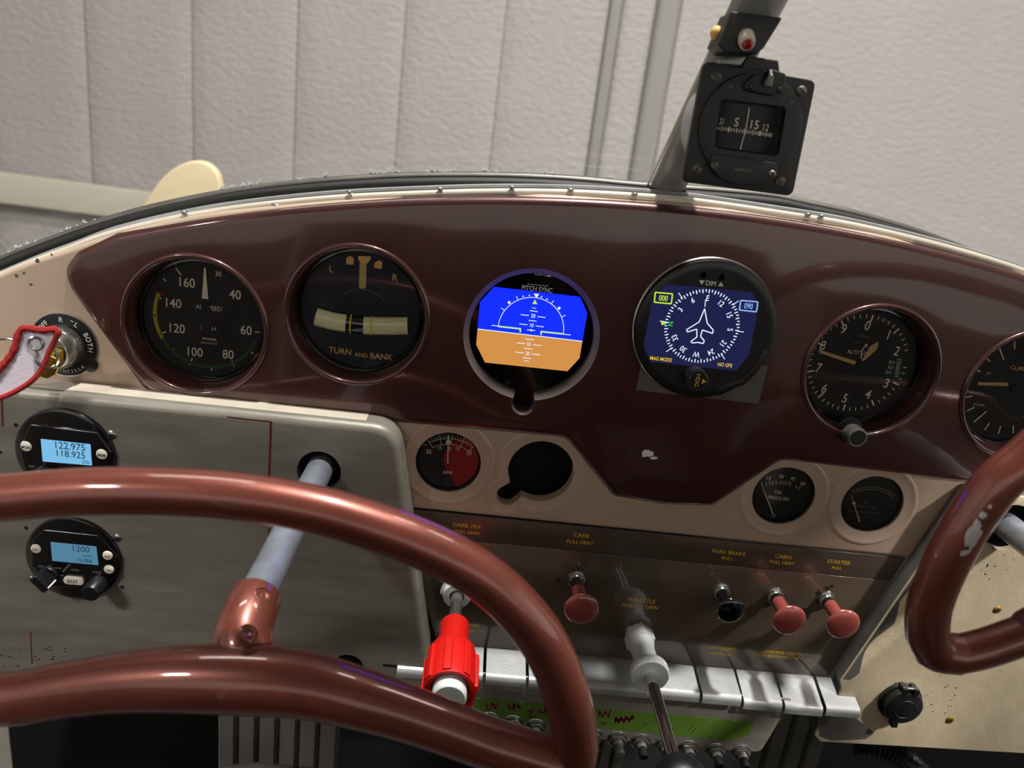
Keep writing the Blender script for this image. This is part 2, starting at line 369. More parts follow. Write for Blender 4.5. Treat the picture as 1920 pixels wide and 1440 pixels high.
# ================================================================== THE SETTING: hangar and cabin shell
HZ = -CAM_H * 1000                                     # hangar floor
struct(MB().box(-6000, 6500, -6000, 4000, HZ - 50, HZ), 'floor', 'conc', 'grey concrete hangar floor')
struct(MB().box(-6000, 6500, -6000, 4000, HZ + 5200, HZ + 5250), 'ceiling', 'ceil', 'white hangar ceiling')
struct(MB().box(-6050, -6000, -6000, 4000, HZ, HZ + 5200), 'wall_left', 'ceil', 'left hangar wall')
struct(MB().box(6500, 6550, -6000, 4000, HZ, HZ + 5200), 'wall_right', 'ceil', 'right hangar wall')
struct(MB().box(-6000, 6500, -6050, -6000, HZ, HZ + 5200), 'wall_back', 'ceil', 'hangar wall behind the cabin')
wf = struct(MB().box(-6000, 6500, 3022, 3140, HZ, HZ + 5200), 'wall_front', 'wall', 'white crinkled hangar wall beyond the windshield')
def wall_panel(x0, x1, yf, bulge=12, mat='wall'):
    m = MB(); n = 14; vs = []; fs = []
    for i in range(n + 1):
        t = i / n; e = min(t, 1 - t); y = yf + bulge * (2 * t - 1) ** 6
        for z in (HZ, HZ + 5200): vs.append((x0 + 2 + (x1 - x0 - 4) * t, y, z))
    for i in range(n): fs.append((2 * i, 2 * i + 2, 2 * i + 3, 2 * i + 1))
    m.add(vs, fs); return m.part('panel', mat, wf)
xs = [-2950, -2530, -2110, -1687, -1259, -834, -401, 5, 420]
for a, b in zip(xs[:-1], xs[1:]): wall_panel(a, b, 3000)
wall_panel(420, 475, 2992, 10, 'wall_grey'); wall_panel(475, 610, 2995, 10); wall_panel(610, 715, 2980, 18, 'wall_grey'); wall_panel(715, 3600, 3000, 4); wall_panel(3600, 6500, 3005, 4); wall_panel(-6000, -2950, 3000)
struct(MB().prism(rounded([(-2900, -560), (-1080, -580), (-1080, -455), (-2900, -425)], 20), 2930, 2975, 8), 'trim_1', 'trim', 'pale band running low along the hangar wall')
# cabin shell around the pilots
struct(MB().box(-520, 800, -1700, -1660, -1100, -110), 'wall_cabin_rear', 'cabin', 'unseen grey lined bulkhead behind the seats, kept low to let light in')  # unseen; placed for the panel's gloss, top cut low for fill light
for nm, x0, x1, lb in (('wall_cabin_left', -540, -500, 'left cabin side below the window'), ('wall_cabin_right', 780, 820, 'right cabin side below the window')):
    struct(MB().box(x0, x1, -1660, 300, -1100, -185), nm, 'cabin', lb)
struct(MB().box(-540, 820, -1660, 330, -1140, -1100), 'floor_cabin', 'dark', 'dark cabin floor')
struct(MB().box(-540, 820, 300, 330, -1100, -260), 'wall_firewall', 'void', 'dark firewall behind the panel')
struct(MB().box(-560, 840, -1660, -190, 395, 425), 'ceiling_cabin', 'cabin', 'unseen cabin roof, front edge brought forward to shade the panel')  # unseen; front edge extended forward to keep direct light off the panel
# deck from the windshield foot forward to the firewall
# ---- ceiling lamps
for i, (x, y, z, sx, sy, w) in enumerate(LAMPS):
    t = thing('ceiling_lamp', ['long ceiling lamp above the cabin', 'ceiling lamp ahead on the left', 'ceiling lamp ahead on the right', 'ceiling lamp behind on the left', 'ceiling lamp behind on the right'][i], 'lamp', (x * 1000, y * 1000, z * 1000 + HZ), 'hangar ceiling lamps')
    MB().box(-sx * 500 - 30, sx * 500 + 30, -sy * 500 - 30, sy * 500 + 30, 12, 90).part('housing', 'ceil', t)
    L = bpy.data.lights.new('lamp', 'AREA'); L.shape = 'RECTANGLE'; L.size = sx; L.size_y = sy; L.energy = w; L.color = (1.0, .96, .90)
    lo = bpy.data.objects.new('lamp_tube', L); COL.objects.link(lo); lo.parent = t; lo.location = (0, 0, 0)
# ---- unseen seats, added to keep the middle of the panel's gloss dark
def seat(x, label):
    t = thing('gloss_seat', label, 'seat', (x, -1250, -1100), 'unseen seats added for the panel gloss')
    MB().prism(rounded([(-230, 430), (230, 430), (200, 1010), (-200, 1010)], 60), -60, 60, 30).part('backrest', 'seat', t)
    MB().prism(rounded([(-240, 300), (240, 300), (240, 440), (-240, 440)], 40), 60, 520, 30).part('cushion', 'seat', t)
    MB().box(-200, 200, 80, 480, 0, 300).part('base', 'dark', t)
seat(-85, 'unseen dark seat added for the panel gloss, pilot side'); seat(420, 'unseen dark seat added for the panel gloss, passenger side')

# ================================================================== PANELS
CX = 139.0
def xz(px, py, Y=0): p = at(px, py, Y); return (p.x, p.z)
# outline of the maroon panel: left half from the photograph, right half is its mirror image
def topz(x): u = (x - CX) / 100; return -31.4 - 4.353 * u * u - .01167 * u ** 4
topc = [(x, topz(x)) for x in [-236 + (CX + 236) * k / 60 for k in range(61)]]
left = [(105, -223), (67.5, -185), (-42, -186.5), (-196, -184.5)]          # bottom edge, centre to left
lrnd = [9, 12, 60, 16]
half = [(CX, -225.5)] + left + [xz(130, 545), xz(116, 505)]
rr = [0] + lrnd + [30, 12]
half = half + [(-233.5, -99)]; rr = rr + [12]
hr = rounded(half + [topc[4]], rr + [0])
lo_half = hr[:-1]                                                            # centre bottom ... left top corner
out_left = lo_half + topc[4:-1]
out_left = [p for i, p in enumerate(out_left) if i == 0 or (Vector(p) - Vector(out_left[i - 1])).length > .6]
mir = [(2 * CX - x, z) for x, z in reversed(out_left[1:])]
MAROON = ccw(out_left + [topc[-1]] + mir)
AS = (-165.0, 0, -136.2); TB = (-69.0, 0, -118.9); AV1 = (37.3, 0, -119.4); AV2 = (141.3, 0, -102.4); ALT = (251.8, 0, -118.1); CLI = (357.0, 0, -122.0)
AMP = (-5.5, 0, -210.5); H2 = (55.2, 0, -210.2); OP = (218.7, 0, -210.3); OT = (279.9, 0, -210.1)
def keyhole(c, r, k, rk, n=64):    # circle with a smaller circle breaking its edge
    c = Vector((c[0], c[2])) if len(c) == 3 else Vector(c); k = Vector(k); d = (k - c).length; base = math.atan2(k.y - c.y, k.x - c.x)
    a1 = math.asin(.9 * rk / r); a2 = math.asin(.9); pts = []
    for i in range(n + 1):
        a = base + a1 + (2 * pi - 2 * a1) * i / n; pts.append((c.x + r * cos(a), c.y + r * sin(a)))
    for i in range(1, 20):
        a = base + pi + a2 + (2 * pi - 2 * a2) * i / 20; pts.append((k.x + rk * cos(a), k.y + rk * sin(a)))
    return pts
kp = at(981, 755.6, 0); KEY1 = keyhole(AV1, 41.8, (kp.x, kp.z), 7.6)
kp2 = at(951, 931, 0); KEY2 = keyhole(H2, 21.6, (kp2.x, kp2.z), 7.2)
BEZ = (('AS', AS), ('TB', TB), ('ALT', ALT), ('CLI', CLI))
holes = [circle(c[0], c[2], 40.5, 64) for _, c in BEZ] + [KEY1, circle(AV2[0], AV2[2], 39.5, 48)]
panel = thing('instrument_panel', 'glossy maroon painted instrument panel with round instrument openings', 'panel', (0, 0, 0))
MB().prism(MAROON, -1.5, 6.5, 5.5, holes, n=5, back=False, hole_depth=4).part('face_plate', 'maroon', panel, sharp=50)
for nm, c in BEZ:
    pr = [(44.2, -1.4)] + [(42.6 + 1.5 * cos(a), -1.9 - 1.7 * sin(a)) for a in [pi * k / 8 for k in range(0, 9)]] + [(40.3, 1.0), (39.6, 4), (39.0, 11), (38.7, 12.5)]
    MB().lathe(pr, 72, c).part('bezel_rim', 'maroon', panel)
def spot(px, py, r, mat, name, parent, Y=-1.7, k=7, sx=1.0, o=(0, 0, 0)):
    p = at(px, py, Y); pts = [(p.x - o[0] + r * sx * random.uniform(.6, 1.25) * cos(2 * pi * i / k), p.z - o[2] + r * random.uniform(.5, 1.2) * sin(2 * pi * i / k)) for i in range(k)]
    return MB().poly(pts, Y).part(name, mat, parent)
spot(1213, 850, 3.2, 'white_print', 'paint_chip', panel, k=9, sx=1.7); spot(1225, 858, 1.6, 'white_print', 'paint_chip', panel, sx=2)
for p in ((1172, 852), (1402, 857), (1247, 828)): MB().disc(*[xz(*p, -1.7)[i] for i in (0, 1)], 1.5, -1.7, 14).part('screw_hole', 'dark', panel)
# ---- beige sub-panel behind it
off = ccw([(x, z) for x, z in inset(MAROON, -1)])
btop = [xz(p[0], p[1] + 5, 4) for p in [(-260, 640), (-130, 568), (0, 508), (60, 484), (128, 462), (190, 441), (300, 412), (420, 391), (640, 370), (782, 365), (965, 362), (1056, 361)]] + [(CX, -30.5)]
btop = [(p.x, p.y) for p in cat_rom(btop, 4)]
bt = btop + [(2 * CX - x, z) for x, z in reversed(btop[:-1])]
BEIGE = ccw(bt + [(2 * CX + 330, -250), (308, -247.5), (CX, -247), (-26, -246.5), (-330, -250)])
gh = [circle(c[0], c[2], 21.2, 48) for c in (AMP, OP, OT)] + [KEY2]
gh_big = [circle(c[0], c[2], 46.5, 48) for c in (AS, TB, AV2, ALT, CLI)] + [keyhole(AV1, 46.5, (kp.x, kp.z), 9.5)]

sub = thing('beige_panel', 'beige painted sub-panel behind the maroon panel with small gauge openings', 'panel', (0, 0, 0))
MB().prism(BEIGE, 1.5, 12, 3.0, gh + gh_big, n=4, back=False, hole_depth=9).part('face_plate', 'beige', sub, sharp=50)
for c in (AMP, OP, OT):
    MB().lathe([(30.5, 1.45), (29.6, .7), (28.6, .55), (27.4, .9), (26.5, 1.3), (23, 1.25), (21.6, 1.6), (21.2, 4)], 64, c).part('embossed_ring', 'beige', sub)
k2 = keyhole(H2, 28.5, (kp2.x, kp2.z), 12.5); k3 = keyhole(H2, 26.6, (kp2.x, kp2.z), 10.6)
m = MB(); L = len(k2); k1 = keyhole(H2, 30.2, (kp2.x, kp2.z), 14); rg = [(k1, 1.45), (k2, .6), (k3, 1.2), (KEY2, 1.4)]; vs = []
for p, y in rg: vs += [(q[0], y, q[1]) for q in p]
m.add(vs, [(i * L + k, i * L + (k + 1) % L, (i + 1) * L + (k + 1) % L, (i + 1) * L + k) for i in range(3) for k in range(L)]).part('embossed_ring', 'beige', sub)
MB().prism(circle(H2[0], H2[2], 34, 40), 30, 32).part('dark_cavity', 'void', sub, 'dark empty gauge opening')
for p, r in (((915, 858), .7), ((916, 880), 1.5), ((771, 935), 1.2), ((30, 517), 1.3), ((70, 490), 1.6), ((45, 512), 1.0), ((57, 534), 1.2), ((97, 478), .9), ((916, 875), 1.3)):
    spot(p[0], p[1], r, 'dark' if p[0] > 700 else 'alu_grey', 'paint_chip', sub, Y=1.35)
# white rolled lip along the top of the beige panel, with rivets
lip_px = [(-200, 600), (0, 515), (60, 490), (130, 464), (200, 438), (300, 413), (400, 394), (517, 379), (640, 368), (782, 361), (920, 357), (1056, 358), (1180, 364), (1300, 374), (1466, 398), (1604, 421), (1776, 462), (1920, 506), (2100, 575)]
lip3 = [at(a, b + 4, 9) for a, b in lip_px]
lip = sub
lc = cat_rom(lip3, 6)
MB().tube(lc, 2.7, 12, flat=.9).part('rolled_edge', 'lip_and_lit_ledge', lip, 'pale rolled metal lip')
MB().tube([p + Vector((0, 12, 2.2)) for p in lc], 2.0, 8).part('back_edge', 'alu_bright', lip)
for p in ((517, 385), (345, 398), (655, 360), (825, 354), (960, 351), (1070, 356), (1190, 364), (1515, 402), (1540, 405)):
    q = at(*p, 6); MB().ball((q.x, q.y, q.z), (2.8 if p[0] in (517,) else 2.0, 2, 1.3)).part('rivet', 'steel', lip)
# ---- brown control placard and its top strip
pl_z0, pl_z1 = -349.5, -266
plac = thing('control_placard', 'brown control placard with yellow lettering below the small gauges', 'placard', (0, 0, 0))
MB().prism([(-34, -247), (314, -247.6), (309, pl_z1), (-28, pl_z1)], 1.2, 3, .3).part('top_strip', 'placard_strip', plac)
MB().prism([(-28, pl_z1 - .2), (309, pl_z1 - .2), (285, pl_z0), (0, pl_z0)], .9, 3, .3).part('gloss_plate', 'placard', plac)
def caption(lines, Y):
    m = MB()
    for t, (a, b), s in lines: q = at(a, b, Y); m.text(t, s, q.x, q.z, Y)
    m.part('caption', 'yellow_print', plac)
for c in ((('CARB. MIX', (876, 986), 2.9), ('FULL LEAN', (876, 998), 2.5)), (('CARB.', (1091, 1004), 3.0), ('PULL HEAT', (1088, 1017), 2.7)), (('PARK BRAKE', (1367, 1036), 3.0), ('PULL', (1364, 1047), 2.6)),
          (('CABIN', (1469, 1044), 3.0), ('PULL HEAT', (1467, 1055), 2.6)), (('STARTER', (1573, 1054), 3.0), ('PULL', (1569, 1065), 2.4))): caption(c, 1.1)
for c in ((('THROTTLE', (1202, 1126), 3.0), ('PUSH TO OPEN', (1200, 1137), 2.7)), (('NAV. LIGHTS', (1353, 1216), 2.8), ('DOWN ON', (1350, 1226), 2.5)), (('LANDING LIGHTS', (1467, 1224), 2.7), ('DOWN EXTENDED \u2013 UP RETR', (1465, 1232), 2.3)),
          (('STARTER', (880, 1172), 2.6), ('DOWN ON', (884, 1183), 2.4))): caption(c, .8)
for p, r in (((1048, 1080), 1.2), ((1045, 1088), 1.6), ((1075, 1070), 1.4), ((1085, 1066), 1), ((1535, 1112), 2.2), ((1550, 1104), 2.0), ((1560, 1100), 1.6), ((1390, 1130), 1.5)):
    spot(p[0], p[1], r, 'dark', 'scuff', plac, Y=.8)

# ---- left radio panel: a shallow aluminium box in front of the beige panel
LY = -20.0; LYR = -13.0
rb = thing('radio_panel', 'brushed aluminium box panel carrying the two round radios', 'panel', (0, 0, 0))
RBOX = rounded([(-360, -181), (-38, -181), (2.5, -384), (-360, -392)], [2, 20, 6, 2])
sh = at(598, 884, LY)
hol = [circle(sh.x, sh.z, 13.5, 40)]
lo = at(652, 1246, LY); hol.append(circle(lo.x, lo.z - 3, 11, 32))
MB().prism(RBOX, LY, 1, 5.5, hol, n=5, back=False, hole_depth=6).part('box', 'alu', rb, sharp=55)
for h in hol:
    c = Vector(h[0]); MB().prism([(sum(p[0] for p in h) / len(h) + 1.25 * (p[0] - sum(q[0] for q in h) / len(h)), sum(p[1] for p in h) / len(h) + 1.25 * (p[1] - sum(q[1] for q in h) / len(h))) for p in h], LY + 14, LY + 15).part('dark_cavity', 'void', rb)
def ln(pts, w, mat, name, parent, Y): return MB().line([xz(*p, Y) for p in pts], w, Y).part(name, mat, parent)
ln([(425, 782), (470, 787), (508, 791)], .9, 'redline', 'red_line', rb, LY - .15)
ln([(508, 790), (507, 830), (504, 905)], 1.3, 'redline', 'red_line', rb, LY - .16); ln([(505, 990), (503, 1035)], 1.0, 'redline', 'red_line', rb, LY - .15)
ln([(3, 745), (5, 800)], 1.1, 'redline', 'red_line', rb, LY - .15); ln([(57, 1185), (60, 1245)], .6, 'redline', 'red_line', rb, LY - .15)
for p, r in (((30, 797), 1.4), ((49, 990), 1.3), ((229, 1101), 1.3), ((1, 848), 1)): MB().disc(*xz(*p, LY - .1), r, LY - .1, 12).part('small_hole', 'dark', rb)
m = MB()
for i in range(34):
    a, b = random.uniform(0, 130), random.uniform(1212, 1250); x, z = xz(a, b, LY - .1); r = random.uniform(.3, .8); m.poly([(x + r * random.uniform(1, 3) * cos(k), z + r * .6 * sin(k)) for k in (0, 1.2, 2.4, 3.6, 4.8)], LY - .1)
o = m.part('black_specks', 'dark', rb); o['kind'] = 'stuff'
def screw(px, py, Y, parent, r=2.3, cross=True, name='screw', mat='steel', rot=0):
    q = at(px, py, Y); s = MB().lathe([(0, -1.0), (r * .7, -.85), (r, -.2), (r, .3)], 20, (q.x, Y, q.z)).part(name, mat, parent)
    mm = MB()
    for a in ((rot, rot + 90) if cross else (rot,)):
        c, n = cos(radians(a)) * r * .62, sin(radians(a)) * r * .62; mm.bar(q.x - c, q.z - n, q.x + c, q.z + n, r * .28, Y - 1.02)
    mm.part('slot', 'dark', s); return s
screw(209, 816, LY, rb, 3.0, True, rot=20); screw(220, 1009, LY, rb, 2.7, rot=30); screw(60, 1085, LY, rb, 2.0)
ln([(718, 1247), (745, 1250), (800, 1252)], 2.2, 'dark', 'slit', rb, LY - .12)
# box top ledge, same metal: the light on it put in as pale colour
MB().box(-358, -58, LY + 6, 1.2, -181.05, -180.7).part('top_ledge', 'lip_and_lit_ledge', rb)

# ---- right box panel
rp = thing('passenger_panel', 'worn beige metal box panel at the right with bare grey edges', 'panel', (0, 0, 0))
shr = at(1893, 990, LYR)
RB2 = [(333, -187), (286.3, -342), (289, -349)] + [xz(*p, LYR) for p in ((1552, 1338), (1527, 1378), (1538, 1391), (1640, 1397), (1920, 1413))] + [(600, xz(1920, 1413, LYR)[1] - 3), (600, -187)]
RB2 = rounded(RB2, [6, 2, 2, 2, 3, 3, 2, 2, 2, 2])
MB().prism(RB2, LYR, LYR + 1.6, .8, [circle(shr.x, shr.z, 17, 40)], n=2, back=False, hole_depth=5).part('face_plate', 'alu_beige', rp)
MB().prism(inset(ccw(RB2), .6), LYR + 1.2, 1, 0, [circle(shr.x, shr.z, 19, 40)], back=False).part('box_side', 'alu_grey', rp, 'bare grey metal side')
MB().prism(circle(shr.x, shr.z, 22, 32), LYR + 14, LYR + 15).part('dark_cavity', 'void', rp)
def strip(pts, Y, mat, name, parent): return MB().poly(ccw([xz(*p, Y) for p in pts]), Y).part(name, mat, parent)
e1 = [(331.5, -190), (288.5, -344)]
gp = []
for k in range(25):
    t = k / 24; x = 331.8 + (287.2 - 331.8) * t; z = -192 + (-340 + 192) * t; gp.append((x + 3.5 + 3 * sin(k * .9) + random.uniform(0, 2.5), z))
MB().poly(ccw([(332.4, -191), (287.4, -340)] + gp[::-1]), LYR - .12).part('bare_edge', 'alu_grey', rp, 'bare grey metal edge')
strip([(1533, 1335), (1590, 1334), (1612, 1352), (1640, 1374), (1622, 1386), (1560, 1389), (1536, 1380)], LYR - .15, 'alu_grey', 'bare_patch', rp)
screw(1870, 1143, LYR, rp, 2.9, True, 'screw', 'brass', 10); screw(1781, 1350, LYR, rp, 3.0, True, 'screw', 'brass', 20)
m = MB()
for i in range(60):
    a, b = random.choice([(1850, 1050), (1760, 1310), (1765, 1290)]); a += random.gauss(0, 22); b += random.gauss(0, 16); x, z = xz(a, b, LYR - .15); r = random.uniform(.2, .65); m.poly([(x + r * cos(k), z + r * sin(k)) for k in (0, 1.2, 2.4, 3.6, 4.8)], LYR - .15)
o = m.part('black_specks', 'dark', rp); o['kind'] = 'stuff'

# ---- aluminium lip (separate bent tabs) and switch panel below it
FY = -24.0
fl = thing('aluminium_sill', 'bright aluminium sill of bent tabs under the brown placard', 'sill', (0, 0, 0))
gaps = [(740, 1268), (907, 1278), (988, 1284), (1314, 1312), (1392, 1321), (1469, 1331), (1548, 1330), (1622, 1320)]
gx = [at(a, b, FY).x for a, b in gaps]
for i in range(len(gx) - 1):
    x0, x1 = gx[i] + 1.1, gx[i + 1] - 1.1; dz = [0, 0, 0, -.3, -2.4, -3.2, -2.2][i]; zt = -349.8; zf = -354 + dz
    prof = [(2, zt), (FY + 4, zf)] + [(FY + 4 * (1 - sin(a)), zf - 4 + 4 * cos(a)) for a in (.4, .8, 1.2, 1.57)] + [(FY, zf - 7), (FY + 1.2, zf - 7), (FY + 1.2, zf - 4), (FY + 4, zf - 1.2), (2, zt - 1.2)]
    n = len(prof); ta = (x0 - gx[3]) * .0; vs = [(x, y, z) for x in (x0, x1) for y, z in prof]
    MB().add(vs, [tuple(range(n)), tuple(range(2 * n - 1, n - 1, -1))] + [(k, (k + 1) % n, n + (k + 1) % n, n + k) for k in range(n)]).part('tab', 'alu_bright', fl, sharp=30)
SY = -19.0
sw = thing('switch_panel', 'grey metal switch panel hanging below the aluminium sill', 'panel', (0, 0, 0))
MB().prism(rounded([(8, -356), (252, -356), (240, -404), (8, -404)], [0, 2, 6, 2]), SY, SY + 1.6, .4).part('plate', 'alu', sw)
tp = [xz(*p, SY - .25) for p in [(890, 1309), (1120, 1328), (1414, 1354), (1404, 1377), (1370, 1389), (1200, 1372), (890, 1344)]]
tape = MB().prism(tp, SY - .3, SY - .05).thing('green_tape', 'tape', (0, 0, 0), 'strip of green masking tape with red handwriting on the switch panel', 'tape')
def scrib(pts): return [xz(a, b, SY - .4) for a, b in pts]
for st in ([(912, 1318), (913, 1331), (919, 1330)], [(921, 1330), (922, 1318), (929, 1329), (931, 1316)], [(953, 1318), (955, 1330), (962, 1328), (964, 1319), (964, 1334)], [(966, 1326), (974, 1322), (972, 1328), (978, 1326)],
           [(988, 1334), (1003, 1331)], [(996, 1333), (993, 1346), (1008, 1341)], [(1012, 1330), (1013, 1338), (1020, 1336), (1024, 1325), (1026, 1340)],
           [(1122, 1345), (1124, 1333), (1130, 1345), (1134, 1334), (1141, 1344), (1145, 1329)], [(1127, 1354), (1131, 1358), (1138, 1355)], [(1153, 1357), (1155, 1344), (1160, 1356), (1164, 1344), (1170, 1355), (1174, 1343), (1180, 1353), (1186, 1341), (1188, 1350)], [(1152, 1351), (1187, 1347)]):
    MB().line(scrib(st), 1.5, SY - .4).part('pen_stroke', 'marker', tape)
m = MB()
for st in ([(1203, 1366), (1210, 1356)], [(1210, 1362), (1216, 1354)], [(1250, 1372), (1260, 1364), (1262, 1374)], [(1290, 1372), (1300, 1360)], [(1295, 1376), (1305, 1366)], [(1330, 1384), (1338, 1376)]): m.line(scrib(st), .35, SY - .4)
m.part('pencil_marks', 'black', tape)
SWS = [(917, 1346), (961, 1352), (1004, 1359), (1051, 1366), (1112, 1377), (1157, 1382), (1201, 1387), (1246, 1393), (1290, 1399), (1341, 1404), (1389, 1407)]
def toggle(px, py, i):
    q = at(px, py + 4, SY)
    t = thing('toggle_switch', ['toggle switch at the left end, below the red mixture knob', 'toggle switch second from the left, inside the control wheel', 'toggle switch third from the left, inside the control wheel', 'toggle switch hidden behind the control wheel rim', 'toggle switch just right of the control wheel rim',
              'metal tipped toggle switch right of the control wheel', 'black tipped toggle switch left of the throttle rod', 'toggle switch behind the throttle rod', 'black toggle switch just right of the throttle rod', 'black toggle switch second from the right end', 'black toggle switch at the right end of the row'][i], 'switch', (q.x, q.y, q.z), 'toggle switches in a row')
    MB().lathe([(0, -.8), (6.6, -.8), (7.3, -.3), (7.3, .3)], 28).part('washer', 'steel', t)
    MB().prism([(6.1 * cos(pi / 3 * k + .2), 6.1 * sin(pi / 3 * k + .2)) for k in range(6)], -3.4, -.6, .6).part('hex_nut', 'steel', t)
    MB().lathe([(0, -6.4), (2.8, -6.4), (3.7, -5.6), (3.7, -3)], 20).part('bushing', 'alu_grey', t)
    MB().tube([(0, -5.0, 0), (.2, -8.5, -.6), (.4, -12.2, -1.2), (.42, -13.2, -1.3)], [2.4, 3.2, 3.6, 2.6], 16).part('lever', 'alu_grey' if i == 5 else 'black', t)
for i, p in enumerate(SWS): toggle(p[0], p[1], i)

# ---- dark footwell: ribbed sheets below the panels, hose
def ribbed(px0, px1, py0, Y, label, h=160, pitch=15):
    a = at(px0, py0, Y); b = at(px1, py0, Y); n = max(3, int((b.x - a.x) / pitch)); t = thing('ribbed_sheet', label, 'sheet metal', (0, 0, 0), 'ribbed sheets in the footwell')
    w = (b.x - a.x) / n
    for i in range(n):
        x0 = a.x + i * w; pr = [(x0, 6), (x0 + w * .18, 0), (x0 + w * .82, 0), (x0 + w, 6)]
        MB().add([(x, Y + y, z) for z in (a.z, a.z - h) for x, y in pr], [(k, k + 1, 5 + k, 4 + k) for k in range(3)]).part('rib', 'foot', t)
ribbed(405, 640, 1300, 60, 'ribbed grey sheet in the footwell below the left control wheel')
ribbed(1105, 1180, 1385, 40, 'short ribbed grey sheet seen below the switch panel')
ribbed(1420, 1572, 1330, 40, 'ribbed grey sheet in the footwell at the right of the switch panel')
MB().tube([at(395, 1475, 20), at(420, 1458, 20), at(480, 1455, 20), at(545, 1462, 20)], [4, 9, 10, 10], 14).thing('rudder_pedal_tube', 'foot', (0, 0, 0), 'pale grey tube end at the bottom edge of the footwell', 'tube')
m = MB(); hp = cat_rom([at(1600, 1395, 30), at(1650, 1402, 25), at(1700, 1425, 20), at(1740, 1465, 20)], 12); rad = [7.5 + (1.2 if k % 2 else -1.0) for k in range(len(hp))]
m.tube(hp, rad, 14).thing('corrugated_hose', 'black', (0, 0, 0), 'black corrugated hose in the dark under the right panel', 'hose')

# ================================================================== INSTRUMENTS
def round_instrument(name, label, c, dial='dial', yd=13.0, R=38.6, glassy=True):
    t = thing(name, label, 'gauge', c)
    MB().lathe([(R, yd - 3.5), (R - 1.2, yd - 3.6), (R - 1.9, yd - 2.5), (R - 2.2, yd), (R - 2.2, yd + .5)], 64).part('case_ring', 'black_gloss', t)
    MB().disc(0, 0, R - 1.5, yd, 64).part('dial_face', dial, t)
    if glassy: MB().disc(0, 0, R - 1.0, yd - 3.0, 64).part('glass', 'glass', t)
    return t
# ---- airspeed
Z1 = zoom(0, 420, .270833); DY = 13.0
t = round_instrument('airspeed_indicator', 'black airspeed indicator at the left end of the maroon panel', AS); q = Loc(Z1, DY, AS); y = DY - .2
hub = q(1425, 655)
m = MB()
for s, p, h in (('160', (1297, 405), 6), ('40', (1628, 488), 6), ('60', (1705, 735), 6), ('80', (1580, 902), 6), ('100', (1352, 885), 6), ('120', (1228, 722), 6), ('140', (1203, 548), 6), ('30', (1512, 345), 3.2)): m.text(s, h, *q(*p), y, sx=.88)
for p0, p1 in (((1765, 745), (1800, 750)), ((1605, 945), (1622, 985)), ((1332, 930), (1312, 972)), ((1152, 745), (1102, 760)), ((1218, 305), (1255, 352)), ((1735, 885), (1755, 898)), ((1467, 985), (1466, 1015)), ((1205, 862), (1185, 882)), ((1118, 515), (1085, 508)), ((1130, 378), (1152, 395)), ((1092, 632), (1066, 630))):
    m.bar(*q(*p0), *q(*p1), .75, y)
m.part('numerals', 'cream', t)
MB().text('AIRSPEED', 2.9, *q(1446, 580), y, sx=.95).text('M.P.H.', 2.8, *q(1448, 722), y).part('lettering', 'white_print', t)
MB().text('PIONEER', 1.6, *q(1452, 797), y).text('REG.U.S.PAT.OFF.', 1.0, *q(1450, 825), y).part('maker_lettering', 'cream', t)
cx, cz = q(1432, 655)
MB().arc(240, 294, 31.5, 2.2, y, (cx, cz)).part('yellow_arc', 'yellow_arc', t); MB().arc(110, 240, 31.5, 2.0, y, (cx, cz)).part('green_arc', 'green_arc', t)
MB().tick(294, 28.5, 33, .8, y - .05, (cx, cz)).part('red_line', 'red_print', t)
for p in ((1355, 650), (1535, 660)): MB().disc(*q(*p), 1.9, y, 16).part('dial_screw', 'black', t)
MB().poly(ccw([q(1402, 512), q(1447, 518), q(1428, 300), q(1418, 300)]), y - 1).part('needle_tip', 'cream', t)
MB().poly(ccw([q(1402, 512), q(1447, 518), q(1475, 700), q(1450, 760), q(1400, 740), q(1395, 640)]), y - .9).part('needle_tail', 'dial', t)
MB().lathe([(0, -1.2), (2, -1.2), (2, 0)], 16, (hub[0], y - 1, hub[1])).part('hub', 'dial', t)
# ---- turn and bank
Z3 = zoom(480, 420, .208333)
t = round_instrument('turn_and_bank_indicator', 'turn and bank indicator with a pale curved ball tube', TB, 'dial_blue'); q = Loc(Z3, DY, TB)
MB().text('L', 4.2, *q(680, 405), y).text('R', 4.2, *q(1252, 482), y).text('TURN', 3.9, *q(756, 1142), y, rot=-2).text('AND', 2.8, *q(945, 1178), y, rot=0).text('BANK', 3.9, *q(1130, 1192), y, rot=2).part('lettering', 'tan_print', t)
m = MB()
m.poly(ccw([q(*p) for p in ((815, 305), (845, 285), (880, 305), (878, 365), (812, 362))]), y); m.poly(ccw([q(*p) for p in ((1070, 345), (1110, 325), (1138, 345), (1130, 405), (1062, 392))]), y)
m.poly(ccw([q(*p) for p in ((918, 288), (1035, 292), (1030, 320), (1002, 355), (940, 352), (920, 315))]), y); m.part('index_marks', 'tan_print', t)
MB().poly(ccw([q(*p) for p in ((935, 350), (998, 352), (992, 570), (970, 580), (945, 578), (928, 565))]), y - .9).part('needle', 'tan_needle', t)
MB().arc(-52, 52, 17, .35, y, (q(960, 800)[0], q(960, 800)[1] - 2)).part('raised_rim', 'faint', t)
tp = [q(*p) for p in ((552, 822), (700, 862), (860, 886), (950, 897), (1045, 903), (1210, 905), (1372, 904))]
tc_ = cat_rom([(a, y - 3.4, b) for a, b in tp], 24)
tube = MB().tube(tc_, 5.7, 20, flat=.62, up=(0, 0, 1)).part('ball_tube', 'tube_fluid', t, 'pale liquid filled ball tube')
mid = [p for p in tc_ if q(872, 0)[0] < p.x < q(1035, 0)[0]]
MB().tube([p + Vector((0, -.1, 0)) for p in mid], 5.75, 20, flat=.66, up=(0, 0, 1)).part('ball', 'black_gloss', tube)
